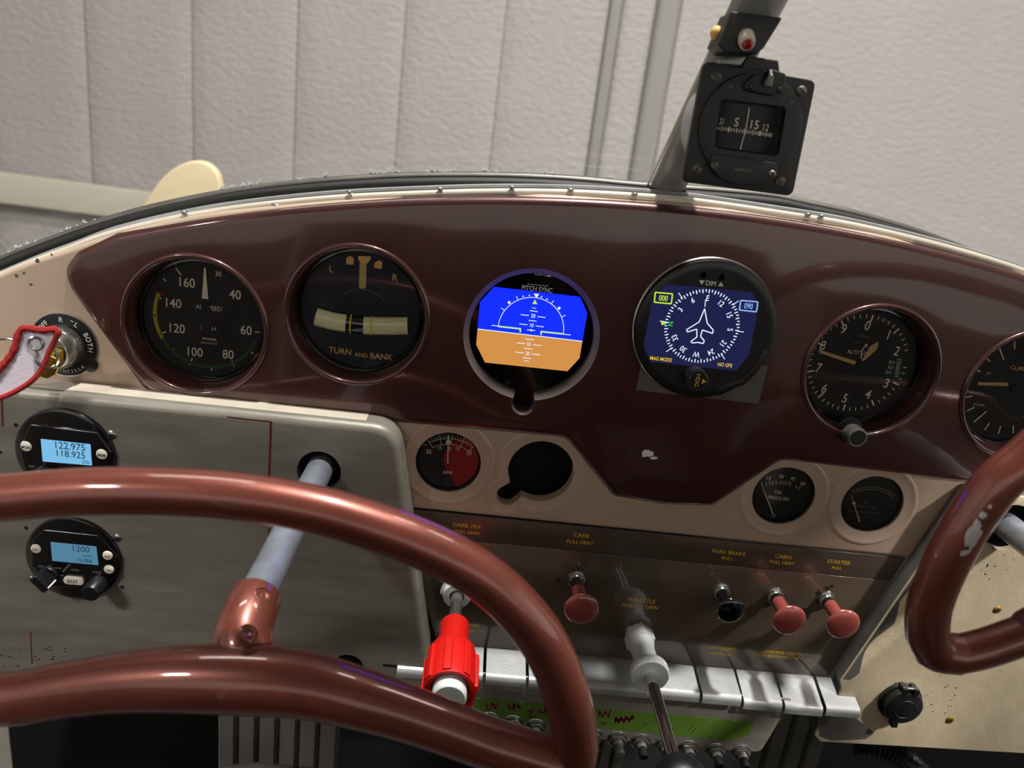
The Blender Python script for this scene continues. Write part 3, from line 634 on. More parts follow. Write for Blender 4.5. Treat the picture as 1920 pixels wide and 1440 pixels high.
for a in (864, 1046):
    px_ = min(tc_, key=lambda p: abs(p.x - q(a, 890)[0])); MB().tube([px_ + Vector((0, -4.1 * cos(k), 5.9 * sin(k))) for k in [pi * j / 8 - pi / 2 for j in range(9)]], .42, 6).part('marker_wire', 'yellow_print', tube)
MB().lathe([(0, -.5), (1.2, -.5), (1.4, 0)], 14, (q(945, 1068)[0], y, q(945, 1068)[1])).part('dial_screw', 'black', t)
# ---- attitude display, set behind its keyhole opening
Z4 = zoom(840, 480, .215343)
YA = 5.0
t = thing('attitude_display', 'round electronic attitude display showing blue sky over orange ground', 'display', AV1); q = Loc(Z4, YA, AV1); y = YA - .3
K1 = [(a - AV1[0], b - AV1[2]) for a, b in KEY1]; K2 = keyhole((0, 0), 38.4, (kp.x - AV1[0], kp.z - AV1[2]), 6.6); L = len(K1)
m = MB(); rg = [(K1, -1.5), (K2, 1.2), (K2, YA)]; vs = []
for p, yy in rg: vs += [(w_[0], yy, w_[1]) for w_ in p]
m.add(vs, [(i * L + k, i * L + (k + 1) % L, (i + 1) * L + (k + 1) % L, (i + 1) * L + k) for i in range(2) for k in range(L)]).part('edge_ring', 'bezel_grey', t, 'grey cut metal edge ring')
MB().disc(0, 0, 48, YA, 64).part('face', 'black_gloss', t)
kq = (kp.x - AV1[0], kp.z - AV1[2]); MB().prism(circle(kq[0], kq[1], 8, 24), YA + .1, YA + 1).part('keyhole_back', 'void', t)
MB().lathe([(0, -.35), (1.6, -.35), (1.8, 0)], 16, (q(520, 1105)[0], YA, q(520, 1105)[1])).part('button', 'black', t); MB().lathe([(0, -.35), (1.6, -.35), (1.8, 0)], 16, (q(795, 1140)[0], YA, q(795, 1140)[1])).part('button', 'black', t)
MB().text('PITCH SYNC', 3.0, *q(777, 287), y, sx=.82).text('DIM', 2.6, *q(800, 152), y).poly(ccw([q(848, 176), q(900, 182), q(878, 152)]), y).line([q(695, 235), q(697, 243), q(866, 262), q(868, 250)], .28, y).part('bezel_lettering', 'white_print', t)
scr = MB().poly(ccw([q(*p) for p in ((400, 268), (1150, 355), (1212, 495), (1170, 740), (258, 632), (280, 400))]), y).part('sky_screen', 'scr_blue', t, 'blue sky half of the screen')
grd = MB().poly(ccw([q(*p) for p in ((258, 632), (1170, 740), (1145, 888), (1040, 1002), (322, 926), (245, 770))]), y).part('ground_screen', 'scr_brown', t, 'orange ground half of the screen')
y2 = y - .12; ac = q(722, 640); ra = (Vector(q(1005, 680)) - Vector(q(440, 605))).length / 2
m = MB().line([q(258, 634), q(1170, 741)], .5, y2)
m.arc(-90, 90, ra, .4, y2, ac, 40); rr_ = ra + .2
for a in (-60, -30, 30, 60): m.tick(a, rr_, rr_ + 2.4, .4, y2, ac)
for a in (-20, -10, 10, 20): m.disc(ac[0] + (rr_ + 1) * sin(radians(a)), ac[1] + (rr_ + 1) * cos(radians(a)), .45, y2, 10)
for a in (-45, 45): m.disc(ac[0] + (rr_ + 1.3) * sin(radians(a)), ac[1] + (rr_ + 1.3) * cos(radians(a)), .9, y2, 14)
m.poly(ccw([q(747, 325), q(794, 330), q(768, 366)]), y2)
for p0, p1 in (((712, 474), (780, 483)), ((633, 508), (703, 517)), ((778, 526), (848, 534)), ((702, 558), (770, 566)), ((621, 589), (690, 598)), ((764, 607), (835, 616)), ((378, 602), (440, 609)), ((1005, 680), (1068, 686)),
               ((675, 720), (748, 729)), ((597, 753), (675, 763)), ((738, 770), (816, 780)), ((662, 802), (735, 810)), ((585, 834), (660, 843)), ((725, 851), (800, 860)), ((650, 883), (724, 890)), ((662, 909), (680, 911)), ((685, 912), (702, 914)), ((732, 450), (745, 452)), ((752, 453), (765, 455)), ((688, 640), (758, 648))): m.bar(*q(*p0), *q(*p1), .45, y2)
m.text('20', 2.5, *q(741, 520), y2, sx=.8).text('10', 2.5, *q(729, 602), y2, sx=.8); m.text('10', 2.5, *q(705, 766), y2, sx=.8).text('20', 2.5, *q(692, 846), y2, sx=.8)
m.part('scales', 'scr_white', scr)
m = MB().poly(ccw([q(735, 415), q(776, 419), q(757, 378)]), y2 - .05); m.bar(*q(437, 611), *q(636, 633), .95, y2 - .05).bar(*q(630, 628), *q(629, 662), .85, y2 - .05).bar(*q(806, 656), *q(1005, 677), .95, y2 - .05).bar(*q(811, 654), *q(809, 686), .85, y2 - .05); m.disc(*q(723, 645), .75, y2 - .05, 8)
m.part('aircraft_symbol', 'scr_yellow', scr)
# ---- heading display, its bezel proud of the panel
Z5 = zoom(1160, 470, .215343); YH = -8.0
t = thing('heading_display', 'round electronic heading display with white compass rose and aircraft', 'display', AV2); q = Loc(Z5, YH, AV2); y = YH - .1
MB().lathe([(0, YH), (37.5, YH), (40.5, YH - .2), (42.6, YH + .6), (43.4, YH + 2.2), (43.4, -1.2)], 80).part('bezel', 'black', t)
MB().lathe([(43.4, -3.2), (44.0, -2.6), (44.0, -1.3)], 80).part('bright_edge', 'steel', t)
m = MB(); pts = ccw([q(*p) for p in ((850, 1235), (905, 1175), (1060, 1130), (1180, 1010), (1260, 860), (1300, 880), (1210, 1050), (1090, 1165), (930, 1215), (880, 1262))]); m.prism(pts, YH - .9, YH, .3).part('bezel_ridge', 'black', t)
MB().lathe([(0, -.5), (1.8, -.5), (2.1, 0)], 18, (q(735, 212)[0], YH, q(735, 212)[1])).part('button', 'black_gloss', t); MB().lathe([(0, -.5), (1.8, -.5), (2.1, 0)], 18, (q(898, 228)[0], YH, q(898, 228)[1])).part('button', 'black_gloss', t)
MB().text('DIM', 3.1, *q(803, 284), y, sx=.85).poly(ccw([q(700, 256), q(750, 260), q(722, 298)]), y).poly(ccw([q(862, 308), q(914, 312), q(892, 272)]), y).part('bezel_lettering', 'white_print', t)
scr = MB().poly(ccw([q(*p) for p in ((415, 292), (1160, 360), (1222, 470), (1135, 905), (1022, 1046), (280, 968), (216, 830), (292, 420))]), y).part('screen', 'scr_navy', t, 'dark blue screen')
y2 = y - .1; c = q(725, 660); R = 22.8
m = MB()
for a in range(0, 360, 5): m.tick(a, R - (2.3 if a % 10 == 0 else 1.5), R, .62, y2, c)
for a in (45, 90, 135, 225, 270, 315): m.tick(a + 1, R - 1, R + 3.2, .45, y2, c)
for s, h in (('3', 30), ('6', 60), ('E', 90), ('12', 120), ('15', 150), ('S', 180), ('21', 210), ('24', 240), ('W', 270), ('30', 300), ('33', 330)):
    a = h - 90; m.text(s, 3.5, c[0] + 17.4 * sin(radians(a)), c[1] + 17.6 * cos(radians(a)), y2, rot=-a, sx=.85)
m.bar(*q(757, 425), *q(750, 488), .5, y2)
pl = [q(*p) for p in ((748, 505), (770, 630), (822, 690), (818, 720), (728, 690), (712, 745), (745, 785), (735, 808), (690, 798), (640, 803), (628, 790), (680, 752), (680, 682), (598, 708), (590, 688), (700, 620), (748, 505))]
m.line(pl, .65, y2)
m.part('compass_rose', 'scr_white', scr)
def frame(mm, cs, w): mm.line([q(*p) for p in cs + cs[:1]], w, y2)
m = MB(); frame(m, [(318, 362), (468, 376), (458, 462), (310, 448)], .75); m.text('000', 3.5, *q(389, 413), y2, sx=.75); m.poly(ccw([q(370, 612), q(372, 648), q(416, 632)]), y2 - .05); m.part('heading_box', 'scr_yellow', scr)
m = MB(); frame(m, [(1062, 432), (1212, 446), (1198, 532), (1050, 516)], .75); m.text('090', 3.5, *q(1130, 482), y2, sx=.75); m.part('track_box', 'scr_sky', scr)
MB().text('N', 3.0, *q(452, 637), y2, rot=90).part('north_letter', 'scr_green', scr)
MB().text('MAG MODE', 2.4, *q(368, 943), y2, sx=.78).text('NO GPS', 2.4, *q(925, 994), y2, sx=.78).part('mode_lettering', 'scr_amber', scr)
kc = q(655, 1085); kn = MB().lathe([(0, -11), (5.2, -11), (6.0, -10.3), (6.3, -1.5), (6.6, 0)], 36, (kc[0], YH, kc[1])).part('heading_knob', 'black', t)
m = MB()
for k in range(30):
    a = 2 * pi * k / 30; m.box(kc[0] + 6.1 * cos(a) - .2, kc[0] + 6.1 * cos(a) + .2, YH - 10, YH - 2, kc[1] + 6.1 * sin(a) - .2, kc[1] + 6.1 * sin(a) + .2)
m.part('knurling', 'alu_grey', kn)
MB().text('HDG', 2.7, kc[0] - .6, kc[1] + .3, YH - 11.1, rot=-90).poly(ccw([(kc[0] + 2.2, kc[1] - 1.6), (kc[0] + 4.8, kc[1]), (kc[0] + 2.2, kc[1] + 1.6)]), YH - 11.1).part('knob_lettering', 'yellow_print', kn)
pz = [at(*Z5(a, b), -1.7) for a, b in ((195, 990), (1298, 1003), (1216, 1334), (150, 1212))]
MB().prism([(p.x, p.z) for p in pz], -1.9, -1.5).part('bare_metal_patch', 'alu_grey', panel, 'bare grey square patch under the heading display')
# ---- altimeter
Z6 = zoom(1480, 550, .229167)
t = round_instrument('altimeter', 'black altimeter with cream numerals and a knurled setting knob', ALT); q = Loc(Z6, DY, ALT); y = DY - .2; c = q(560, 575)
m = MB()
for s, p in (('0', (640, 262)), ('1', (812, 340)), ('2', (880, 470)), ('3', (795, 735)), ('4', (645, 825)), ('5', (455, 858)), ('6', (287, 778)), ('7', (240, 610)), ('8', (275, 425)), ('9', (445, 290))): m.text(s, 6.4, *q(*p), y, rot=-6, sx=.85)
m.part('numerals', 'cream', t)
m = MB()
for k in range(50):
    a = k * 7.2
    if 66 < a < 84: continue
    m.tick(a + 2, 30.2 if k % 5 else 28.2, 32.6, 1.0 if k % 5 == 0 else .6, y, c)
m.part('graduations', 'cream', t)
m = MB().text('ALTITUDE', 2.7, *q(570, 485), y, sx=.95); m.part('lettering', 'white_print', t)
MB().text('1000 FEET', 1.3, *q(615, 352), y, rot=-6).text('10,000', 1.2, *q(545, 400), y).text('100 FEET', 1.3, *q(775, 222), y, rot=-15).part('fine_lettering', 'faint', t)
m = MB().text('30.4', 2.1, *q(836, 562), y, sx=.8).text('30.2', 2.1, *q(826, 605), y, sx=.8).text('30.0', 2.1, *q(808, 645), y, sx=.8)
for k in range(10): u = k / 9; m.bar(*q(880 - 22 * u, 540 + 138 * u), *q(915 - 26 * u + (6 if k % 2 else 0), 541 + 140 * u), .42, y)
m.part('pressure_scale', 'white_print', t)
MB().poly(ccw([q(*p) for p in ((232, 455), (238, 482), (540, 585), (552, 555))]), y - 1.0).part('long_needle', 'tan_needle', t)
MB().poly(ccw([q(*p) for p in ((580, 545), (600, 548), (705, 455), (722, 388), (655, 425))]), y - 1.3).part('short_needle', 'tan_needle', t)
MB().line([q(580, 530), q(590, 462), q(625, 408), q(632, 440)], .7, y - .8).part('thin_needle', 'cream', t)
MB().lathe([(0, -1.8), (2.0, -1.8), (2.4, -.5), (2.4, 0)], 18, (c[0], y, c[1])).part('hub', 'dial', t)
k = at(1604, 818, -10); o = at(1590, 805, 0)
kx, kz = k.x - ALT[0], k.z - ALT[2]
MB().prism(circle(kx - .5, kz + 1.0, 8.4, 28), -2.6, -1.4, .3).part('knob_cutout', 'void', t)
kn = MB().lathe([(0, -13), (4.7, -13), (5.4, -13.6), (6.1, -13.2), (6.2, -12.5), (6.2, -4), (4.5, -3.5), (4.5, 4)], 40, (kx, 0, kz)).part('setting_knob', 'alu_grey', t)
m = MB()
for i in range(26):
    for j in range(5):
        a = 2 * pi * (i + .5 * (j % 2)) / 26; yy = -12 + j * 1.7; m.box(kx + 6.25 * cos(a) - .3, kx + 6.25 * cos(a) + .3, yy - .45, yy + .45, kz + 6.25 * sin(a) - .3, kz + 6.25 * sin(a) + .3)
m.part('knurling', 'steel', kn); MB().lathe([(0, -13.1), (4.6, -13.1), (4.7, -12.9)], 30, (kx, 0, kz)).part('knob_face', 'black_crinkle', kn)
# ---- climb indicator
t = round_instrument('climb_indicator', 'climb rate indicator at the right end of the maroon panel', CLI); q = Loc(Z6, DY, CLI)
MB().text('CLIMB', 2.9, *q(1875, 612), y, rot=0).text('UP', 1.8, -20, 8, y).text('DOWN', 1.7, *q(1550, 912), y).part('lettering', 'tan_print', t)
cc = (0, 0); m = MB()
for a, r0 in ((180, 27), (198, 27), (216, 22), (234, 27), (252, 27), (162, 27), (144, 22), (126, 27), (108, 27), (288, 27), (324, 22), (0, 27), (36, 22), (72, 27), (306, 27), (342, 27), (54, 27), (18, 27)): m.tick(a, r0, 32.5, .8, y)
m.part('graduations', 'cream', t)
MB().poly(ccw([q(*p) for p in ((1535, 722), (1778, 725), (1776, 754), (1535, 748))]), y - 1).part('needle', 'tan_needle', t)
MB().lathe([(0, -1.5), (2.5, -1.5), (3, 0)], 18, (0, y, 0)).part('hub', 'dial', t)
# ---- small gauges
def small(name, label, c, dial='dial', yd=6.0):
    t = thing(name, label, 'gauge', c)
    MB().lathe([(21.1, yd - 3), (20.4, yd - 3.2), (19.8, yd - 2), (19.6, yd + .3)], 48).part('case_ring', 'black_gloss', t)
    MB().disc(0, 0, 21, yd, 48).part('dial_face', dial, t)
    return t
Z8 = zoom(720, 760, .229167); YS = 6.0; y = YS - .2
t = small('ammeter', 'small ammeter with a half red dial left of the empty opening', AMP); q = Loc(Z8, YS, AMP)
MB().poly(ccw([(19.4 * sin(radians(a)), 19.4 * cos(radians(a))) for a in range(28, 166, 6)] + [q(540, 575), q(505, 520), q(482, 450), q(492, 395), q(540, 320), q(600, 285)]), y + .08).part('red_half', 'amp_red', t, 'red right part of the dial')
ac = q(525, 560); m = MB().arc(-34, 34, (Vector(q(525, 318)) - Vector(ac)).length, .35, y, ac)
r0 = (Vector(q(525, 318)) - Vector(ac)).length; r1 = r0 + 5.2; m.arc(-34, 34, r0 + 4.0, .3, y, ac)
for a in (-34, -17, 0, 17, 34): m.tick(a, r0, r1 + 1.5, .4, y, ac)
for a in (-29, -25, -21, -12, -8, -4, 4, 8, 12, 21, 25, 29): m.tick(a, r0 + 3.6, r1 + .8, .3, y, ac)
for s, p, h in (('30', (365, 378), 3.2), ('15', (456, 348), 2.4), ('0', (536, 355), 3.0), ('15', (604, 354), 2.4), ('30', (696, 390), 3.2)): m.text(s, h, *q(*p), y, sx=.85)
m.text('AMP', 2.4, *q(522, 548), y); m.bar(*q(305, 320), *q(350, 323), .4, y); m.part('scale', 'cream', t)
MB().bar(*q(522, 470), *q(527, 240), .75, y - .5).disc(*q(527, 297), 1.7, y - .55, 14).part('needle', 'cream', t)
MB().prism(circle(0, 0, 20.8, 48), YS - 2.6, YS - 2.5).part('glass', 'glass', t)
Zk = zoom(1280, 860, .270769)
t = small('oil_pressure_gauge', 'small oil pressure gauge left of the oil temperature gauge', OP); q = Loc(Zk, YS, OP)
m = MB()
for s, p in (('15', (596, 133)), ('30', (682, 123)), ('45', (762, 137)), ('60', (832, 172))): m.text(s, 2.6, *q(*p), y, rot=-(p[0] - 640) / 16)
for p0, p1 in (((600, 152), (604, 182)), ((748, 155), (740, 188)), ((575, 165), (580, 188)), ((622, 155), (626, 180)), ((645, 152), (648, 176)), ((790, 185), (782, 202)), ((815, 190), (798, 215)), ((545, 165), (552, 190))): m.bar(*q(*p0), *q(*p1), .5, y)
m.text('OIL', 2.6, *q(664, 231), y).text('PRESSURE', 2.6, *q(663, 273), y, sx=.95); m.part('lettering', 'cream', t)
MB().poly(ccw([q(672, 152), q(735, 155), q(730, 182), q(668, 178)]), y + .05).part('normal_band', 'faint', t)
MB().text('U.S. GAUGE', 1.2, *q(850, 335), y, rot=55).part('maker_lettering', 'faint', t)
MB().bar(*q(625, 385), *q(543, 172), .9, y - .5, .3).part('needle', 'cream', t); MB().disc(*q(627, 390), 1.7, y - .6, 14).part('hub', 'faint', t)
MB().prism(circle(0, 0, 20.8, 48), YS - 2.6, YS - 2.5).part('glass', 'glass', t)
t = small('oil_temperature_gauge', 'small oil temperature gauge beside the right panel', OT); q = Loc(Zk, YS, OT)
m = MB().text('OIL', 1.9, *q(1270, 300), y).text('TEMPERATURE', 1.9, *q(1262, 332), y).text('INSTRUMENT RANGE', 1.7, *q(1255, 370), y).text('100 - 220', 1.7, *q(1245, 402), y); m.part('lettering', 'faint', t)
ac = q(1260, 430); ro = (Vector(q(1295, 195)) - Vector(ac)).length
MB().arc(-35, 35, ro, .35, y, ac).arc(-35, 35, ro - 1.7, .35, y, ac).part('scale_arc', 'tube_fluid', t)
MB().bar(*q(1225, 445), *q(1165, 250), .9, y - .5, .3).disc(*q(1183, 305), 1.1, y - .55, 12).part('needle', 'cream', t); MB().disc(*q(1227, 448), 1.8, y - .6, 14).part('hub', 'dark', t)
MB().prism(circle(0, 0, 20.8, 48), YS - 2.6, YS - 2.5).part('glass', 'glass', t)

# ================================================================== RADIOS (on the left box)
Zr = zoom(0, 740, .270833)
def radio(name, label, c):
    t = thing(name, label, 'radio', c)
    MB().lathe([(0, -3.0), (27.5, -3.0), (29.0, -2.4), (29.5, -1.2), (29.5, -.05)], 64).part('round_face', 'black_gloss', t)
    return t
def button(t, q, p, r, s, h, mat='white_plastic'):
    x, z = q(*p); b = MB().lathe([(0, -5.0), (r * .7, -4.9), (r * .95, -4.5), (r, -3.8), (r, -3)], 24, (x, 0, z)).part('button', mat, t)
    MB().text(s, h, x, z - r * .15, -5.05, sx=.9).part('button_lettering', 'dark', b)
RC = (at(125, 849, LY).x, LY, at(125, 849, LY).z); t = radio('com_radio', 'upper round black radio with a light blue frequency display', RC); q = Loc(Zr, LY - 4.5, RC)
MB().prism(rounded([q(*p) for p in ((205, 205), (672, 262), (768, 400), (745, 560), (180, 545), (135, 380))], 2), -4.5, -2.9, .6).part('front_plate', 'black_gloss', t)
s_ = MB().poly(ccw([q(*p) for p in ((282, 305), (627, 342), (638, 490), (296, 462))]), -4.6).part('display', 'lcd', t, 'light blue lit display')
MB().text('122.975', 4.6, *q(487, 357), -4.7, sx=.93).text('118.925', 4.4, *q(492, 412), -4.7, sx=.93).text('25k', 2.2, *q(596, 465), -4.7).part('digits', 'lcd_ink', s_)
button(t, q, (180, 357), 3.5, 'MON', 1.8); button(t, q, (704, 412), 3.5, 'MEM', 1.8)
MB().text('OFF', 1.6, *q(220, 497), -4.6).part('lettering', 'faint', t)
MB().lathe([(0, -12), (4.6, -12), (5.2, -11), (5.4, -4)], 28, (q(300, 545)[0], 0, q(300, 545)[1])).part('knob', 'black', t)
MB().lathe([(0, -9), (7, -9), (7.6, -8), (7.8, -4)], 32, (q(590, 600)[0], 0, q(590, 600)[1])).part('tuning_knob', 'black', t)
XC = (at(140, 1045, LY).x, LY, at(140, 1045, LY).z); t = radio('transponder', 'lower round black transponder with a dimmer blue display', XC); q = Loc(Zr, LY - 4.0, XC)
MB().prism(rounded([q(*p) for p in ((300, 935), (680, 975), (815, 1120), (810, 1260), (700, 1345), (330, 1325), (215, 1180), (225, 1010))], 2), -4.0, -2.9, .6).part('front_plate', 'black_gloss', t)
s_ = MB().poly(ccw([q(*p) for p in ((350, 1018), (668, 1050), (682, 1180), (362, 1150))]), -4.1).part('display', 'lcd_dim', t, 'dim blue lit display')
MB().text('1200', 4.2, *q(563, 1068), -4.2).text('STDBY', 1.6, *q(610, 1117), -4.2).text('FL086', 2.8, *q(590, 1148), -4.2).part('digits', 'lcd_ink', s_)
button(t, q, (250, 1065), 3.2, 'IDT', 1.7); button(t, q, (746, 1112), 3.2, 'VFR', 1.6); button(t, q, (755, 1208), 3.2, 'FN', 1.6)
x, z = q(516, 1283); b = MB().prism(rounded([(x - 6.3, z - 2.8), (x + 6.3, z - 2.8), (x + 6.3, z + 2.8), (x - 6.3, z + 2.8)], 2.7), -5.6, -3.6, .6).part('enter_button', 'white_plastic', t); MB().text('ENT', 2.6, x - .3, z - .3, -5.7).part('button_lettering', 'dark', b)
MB().text('OFF', 1.4, *q(283, 1188), -4.2).text('SBY', 1.4, *q(337, 1195), -4.2).text('GND', 1.4, *q(405, 1200), -4.2).text('XPDR', 1.5, *q(520, 1213), -4.2).text('CODE', 1.4, *q(668, 1228), -4.2).text('ON', 1.4, *q(425, 1250), -4.2).text('ALT', 1.4, *q(425, 1285), -4.2).part('lettering', 'faint', t)
x, z = q(345, 1235); kn = MB().lathe([(0, -7), (5.2, -7), (5.6, -6), (5.6, -3.9)], 28, (x, 0, z)).part('mode_knob', 'black', t)
MB(Matrix.Translation((x, -3, z)) @ Matrix.Rotation(radians(-42), 4, 'Y')).prism(rounded([(-2.7, -6.2), (2.7, -6.2), (2.7, 5.4), (-2.7, 5.4)], 1), -14, -3.5, .6).part('pointer_grip', 'black', kn)
MB(Matrix.Translation((x, -3, z)) @ Matrix.Rotation(radians(-42), 4, 'Y')).box(2.72, 3.0, -14.0, -5, -5.6, -4.8).part('white_pointer', 'white_print', kn)
x, z = q(690, 1300); MB().lathe([(0, -17), (4.9, -17), (5.4, -16.4), (5.8, -4), (5.8, -3.9)], 30, (x, 0, z)).part('code_knob', 'black', t)

# ================================================================== IGNITION SWITCH, KEY AND TAG
IG = at(121, 646, 1.5); ig = thing('ignition_switch', 'round key ignition switch with a black position plate', 'switch', (IG.x, IG.y, IG.z)); q = Loc(Z1, 1.0, (IG.x, 0, IG.z))
MB().prism(rounded(keyhole((0, 0), 19.6, (14.8, -11.0), 4.8, 48), 0), -1.2, -.1, .3).part('position_plate', 'black', ig)
MB().lathe([(19.7, -1.0), (20.2, -.9), (20.2, -.1)], 64).part('plate_rim', 'steel', ig)
m = MB()
for s, a in (('OFF', -46), ('R', -2), ('L', 32), ('B', 60), ('O', 71), ('T', 83), ('H', 95)):
    m.text(s, 3.1, 15.9 * sin(radians(a)), 15.9 * cos(radians(a)), -1.3, rot=-a)
for i, ch in enumerate('SCINTILLA'): a = 206 - 8.2 * i; m.text(ch, 2.0, 16.6 * sin(radians(a)), 16.6 * cos(radians(a)), -1.3, rot=180 - a)
m.bar(5.2, 16.0, 6.8, 15.4, .4, -1.3); m.part('lettering', 'white_print', ig)
ba = MB().lathe([(0, -17), (6.5, -17), (6.9, -18.4), (10.2, -18), (11.0, -16.8), (11.8, -9), (12.8, -8.6), (12.8, -2.5), (12.2, -1.2)], 48).part('lock_barrel', 'steel', ig)
m = MB()
for k in range(48): a = 2 * pi * k / 48; m.box(12.8 * cos(a) - .22, 12.8 * cos(a) + .22, -7.4, -2.6, 12.8 * sin(a) - .22, 12.8 * sin(a) + .22)
m.part('knurling', 'steel', ba); MB().prism(rounded([(-1.3, -4.5), (1.3, -4.5), (1.3, 4.5), (-1.3, 4.5)], .5), -17.3, -16.9).part('keyway', 'dark', ba)
KY = -30.0
def V3(a, b, Y): return at(*Z1(a, b), Y)
ky = thing('ignition_key', 'brass key on a steel split ring in the ignition switch', 'key', (0, 0, 0))
hd = [V3(a, b, KY) for a, b in ((255, 1040), (250, 985), (285, 930), (345, 905), (395, 930), (405, 990), (385, 1040), (330, 1068))]
MB().prism(rounded([(p.x, p.z) for p in hd], 2), KY - 1, KY + 1, .3).part('key_head', 'brass', ky)
b0 = V3(400, 930, -22); MB(Matrix.Rotation(0, 4, 'X')).prism([(b0.x - 5, b0.z - 2.5), (b0.x + 1, b0.z - 3.5), (b0.x + 1.5, b0.z + 4.0), (b0.x - 3, b0.z + 5)], KY + .5, -18, .2).part('key_blade', 'brass', ky)
def ring3(c, r, ax, n=40): 
    u = Vector(ax).orthogonal().normalized(); v = Vector(ax).normalized().cross(u); return [c + u * r * cos(2 * pi * k / n) + v * r * sin(2 * pi * k / n) for k in range(n)]
c0 = V3(318, 920, KY - 3)
MB().tube(ring3(c0, 6.6, (.9, -.35, .35)), .7, 8, closed=True).part('split_ring', 'steel', ky)
MB().tube([p + Vector((1.3, -.6, .5)) for p in ring3(c0, 6.8, (.88, -.3, .45))], .65, 8, closed=True).part('split_ring', 'steel', ky)
tg = thing('key_tag', 'pale cloth key tag with red stitched border hanging from the key', 'tag', (0, 0, 0)); TY = -36
ol = [V3(*p) for p in ((150, 730, TY - 2), (285, 735, TY), (400, 742, TY + 2), (345, 880, TY), (285, 1010, TY - 3), (215, 1090, TY - 6), (105, 1160, TY - 9), (-20, 1210, TY - 12), (-160, 1230, TY - 14), (-150, 1130, TY - 14), (-70, 1060, TY - 12), (20, 980, TY - 8), (95, 880, TY - 5))]
n = len(ol); cc = sum(ol, Vector()) / n
up_ = [p for p in ol]; MB().add(up_ + [p + Vector((0, 1.2, 0)) for p in ol], [tuple(range(n)), tuple(range(2 * n - 1, n - 1, -1))] + [(k, (k + 1) % n, n + (k + 1) % n, n + k) for k in range(n)]).part('cloth', 'tag', tg)
bd = cat_rom(ol, 6, closed=True)
MB().tube([p + Vector((0, -.3, 0)) for p in bd], [2.0 + .3 * sin(k * 2.1) if k < 14 or k > 60 else 1.5 for k in range(len(bd))], 8, closed=True).part('stitched_border', 'thread', tg)
e0 = V3(245, 825, TY - 1.5); MB().tube(ring3(e0, 3.4, (.25, -1, .1), 24), .9, 8, closed=True).part('eyelet', 'steel', tg)
ln_ = cat_rom([V3(-160, 1100, -40), V3(-40, 1150, -42), V3(0, 1280, -42), V3(18, 1400, -40)], 6)
c1 = V3(20, 880, -20); MB().tube(ring3(c1, 10, (.1, -.5, .9)), .8, 8, closed=True).thing('key_ring', 'steel', (0, 0, 0), 'steel key ring behind the tag at the left frame edge', 'ring')

# ================================================================== PULL KNOBS
def hexa(r, rot=0): return [(r * cos(pi / 3 * k + rot), r * sin(pi / 3 * k + rot)) for k in range(6)]
def pull(name, label, base, length, r, mat, stemmat, collar=True, tilt=(0, 0)):
    p = at(*base, 1); t = thing(name, label, 'knob', (p.x, p.y, p.z), 'mushroom pull knobs')
    MB().lathe([(3.2, -4.2), (4.6, -4.0), (5.2, -3.0), (5.2, -1.6), (6.4, -1.2), (6.6, -.05)], 32).part('collar', 'steel', t)
    MB().lathe([(0, -length + 10), (2.8, -length + 10), (2.8, 0)], 20).part('stem', 'black', t)
    L = length; k = r / 12
    MB().lathe([(0, -L - 1.4 * k), (r * .55, -L - 1.0 * k), (r * .88, -L - .1), (r * .98, -L + .8), (r, -L + 1.6), (r * .96, -L + 2.4), (r * .8, -L + 3.6), (r * .58, -L + 5.2), (r * .46, -L + 7.5), (r * .43, -L + 11), (r * .42, -min(L - 11.2, max(L - 22, 5))), (r * .3, -min(L - 11.5, max(L - 22.5, 4.6)))], 48).part('mushroom_head', mat, t)
    return t
pull('carburettor_heat_knob', 'pink red pull knob under the carb heat lettering', (1080, 1085), 36, 11.3, 'red_knob', 'black')
pull('parking_brake_knob', 'black pull knob under the park brake lettering', (1352, 1108), 24, 9.6, 'black_gloss', 'black')
pull('cabin_heat_knob', 'pink red pull knob under the cabin heat lettering', (1452, 1116), 30, 11.2, 'red_knob', 'red_knob')
pull('starter_knob', 'pink red pull knob under the starter lettering at the right', (1548, 1123), 30, 11.2, 'red_knob', 'red_knob')
# red vernier mixture control
b = at(858, 1100, 1); t = thing('mixture_control', 'bright red ribbed mixture control on a steel rod', 'knob', (b.x, b.y, b.z))
MB().prism(hexa(11.5, .2), -7, 0, .8).part('hex_nut', 'grey_plastic', t)
MB().lathe([(5, -12), (9.0, -12), (9.6, -11), (9.6, -6)], 36).part('grey_collar', 'grey_plastic', t)
MB().lathe([(4.0, -60), (4.0, -8)], 28).part('rod', 'steel', t)
MB().lathe([(4, -43.2), (8.6, -43.2), (9.3, -43.9), (9.5, -69)], 40).part('sleeve', 'red_vernier', t)
MB().lathe([(9.4, -66), (12.2, -67), (13.8, -70), (14.6, -76), (15.0, -102), (14.6, -104), (13.0, -104), (12.4, -102), (11.2, -101.5), (10.4, -100)], 56).part('grip', 'red_vernier', t)
for k in range(8):
    a = 2 * pi * k / 8 + .2
    MB(Matrix.Rotation(-a, 4, 'Y')).prism(rounded([(13.4, -2.6), (16.2, -2.2), (16.2, 2.2), (13.4, 2.6)], .8), -103, -76, .7).part('grip_rib', 'red_vernier', t)
MB().lathe([(0, -109), (8.2, -109), (8.8, -109.8), (9.5, -109.2), (9.8, -108), (9.8, -98)], 44).part('release_button', 'grey_plastic', t, 'pale grey release button')
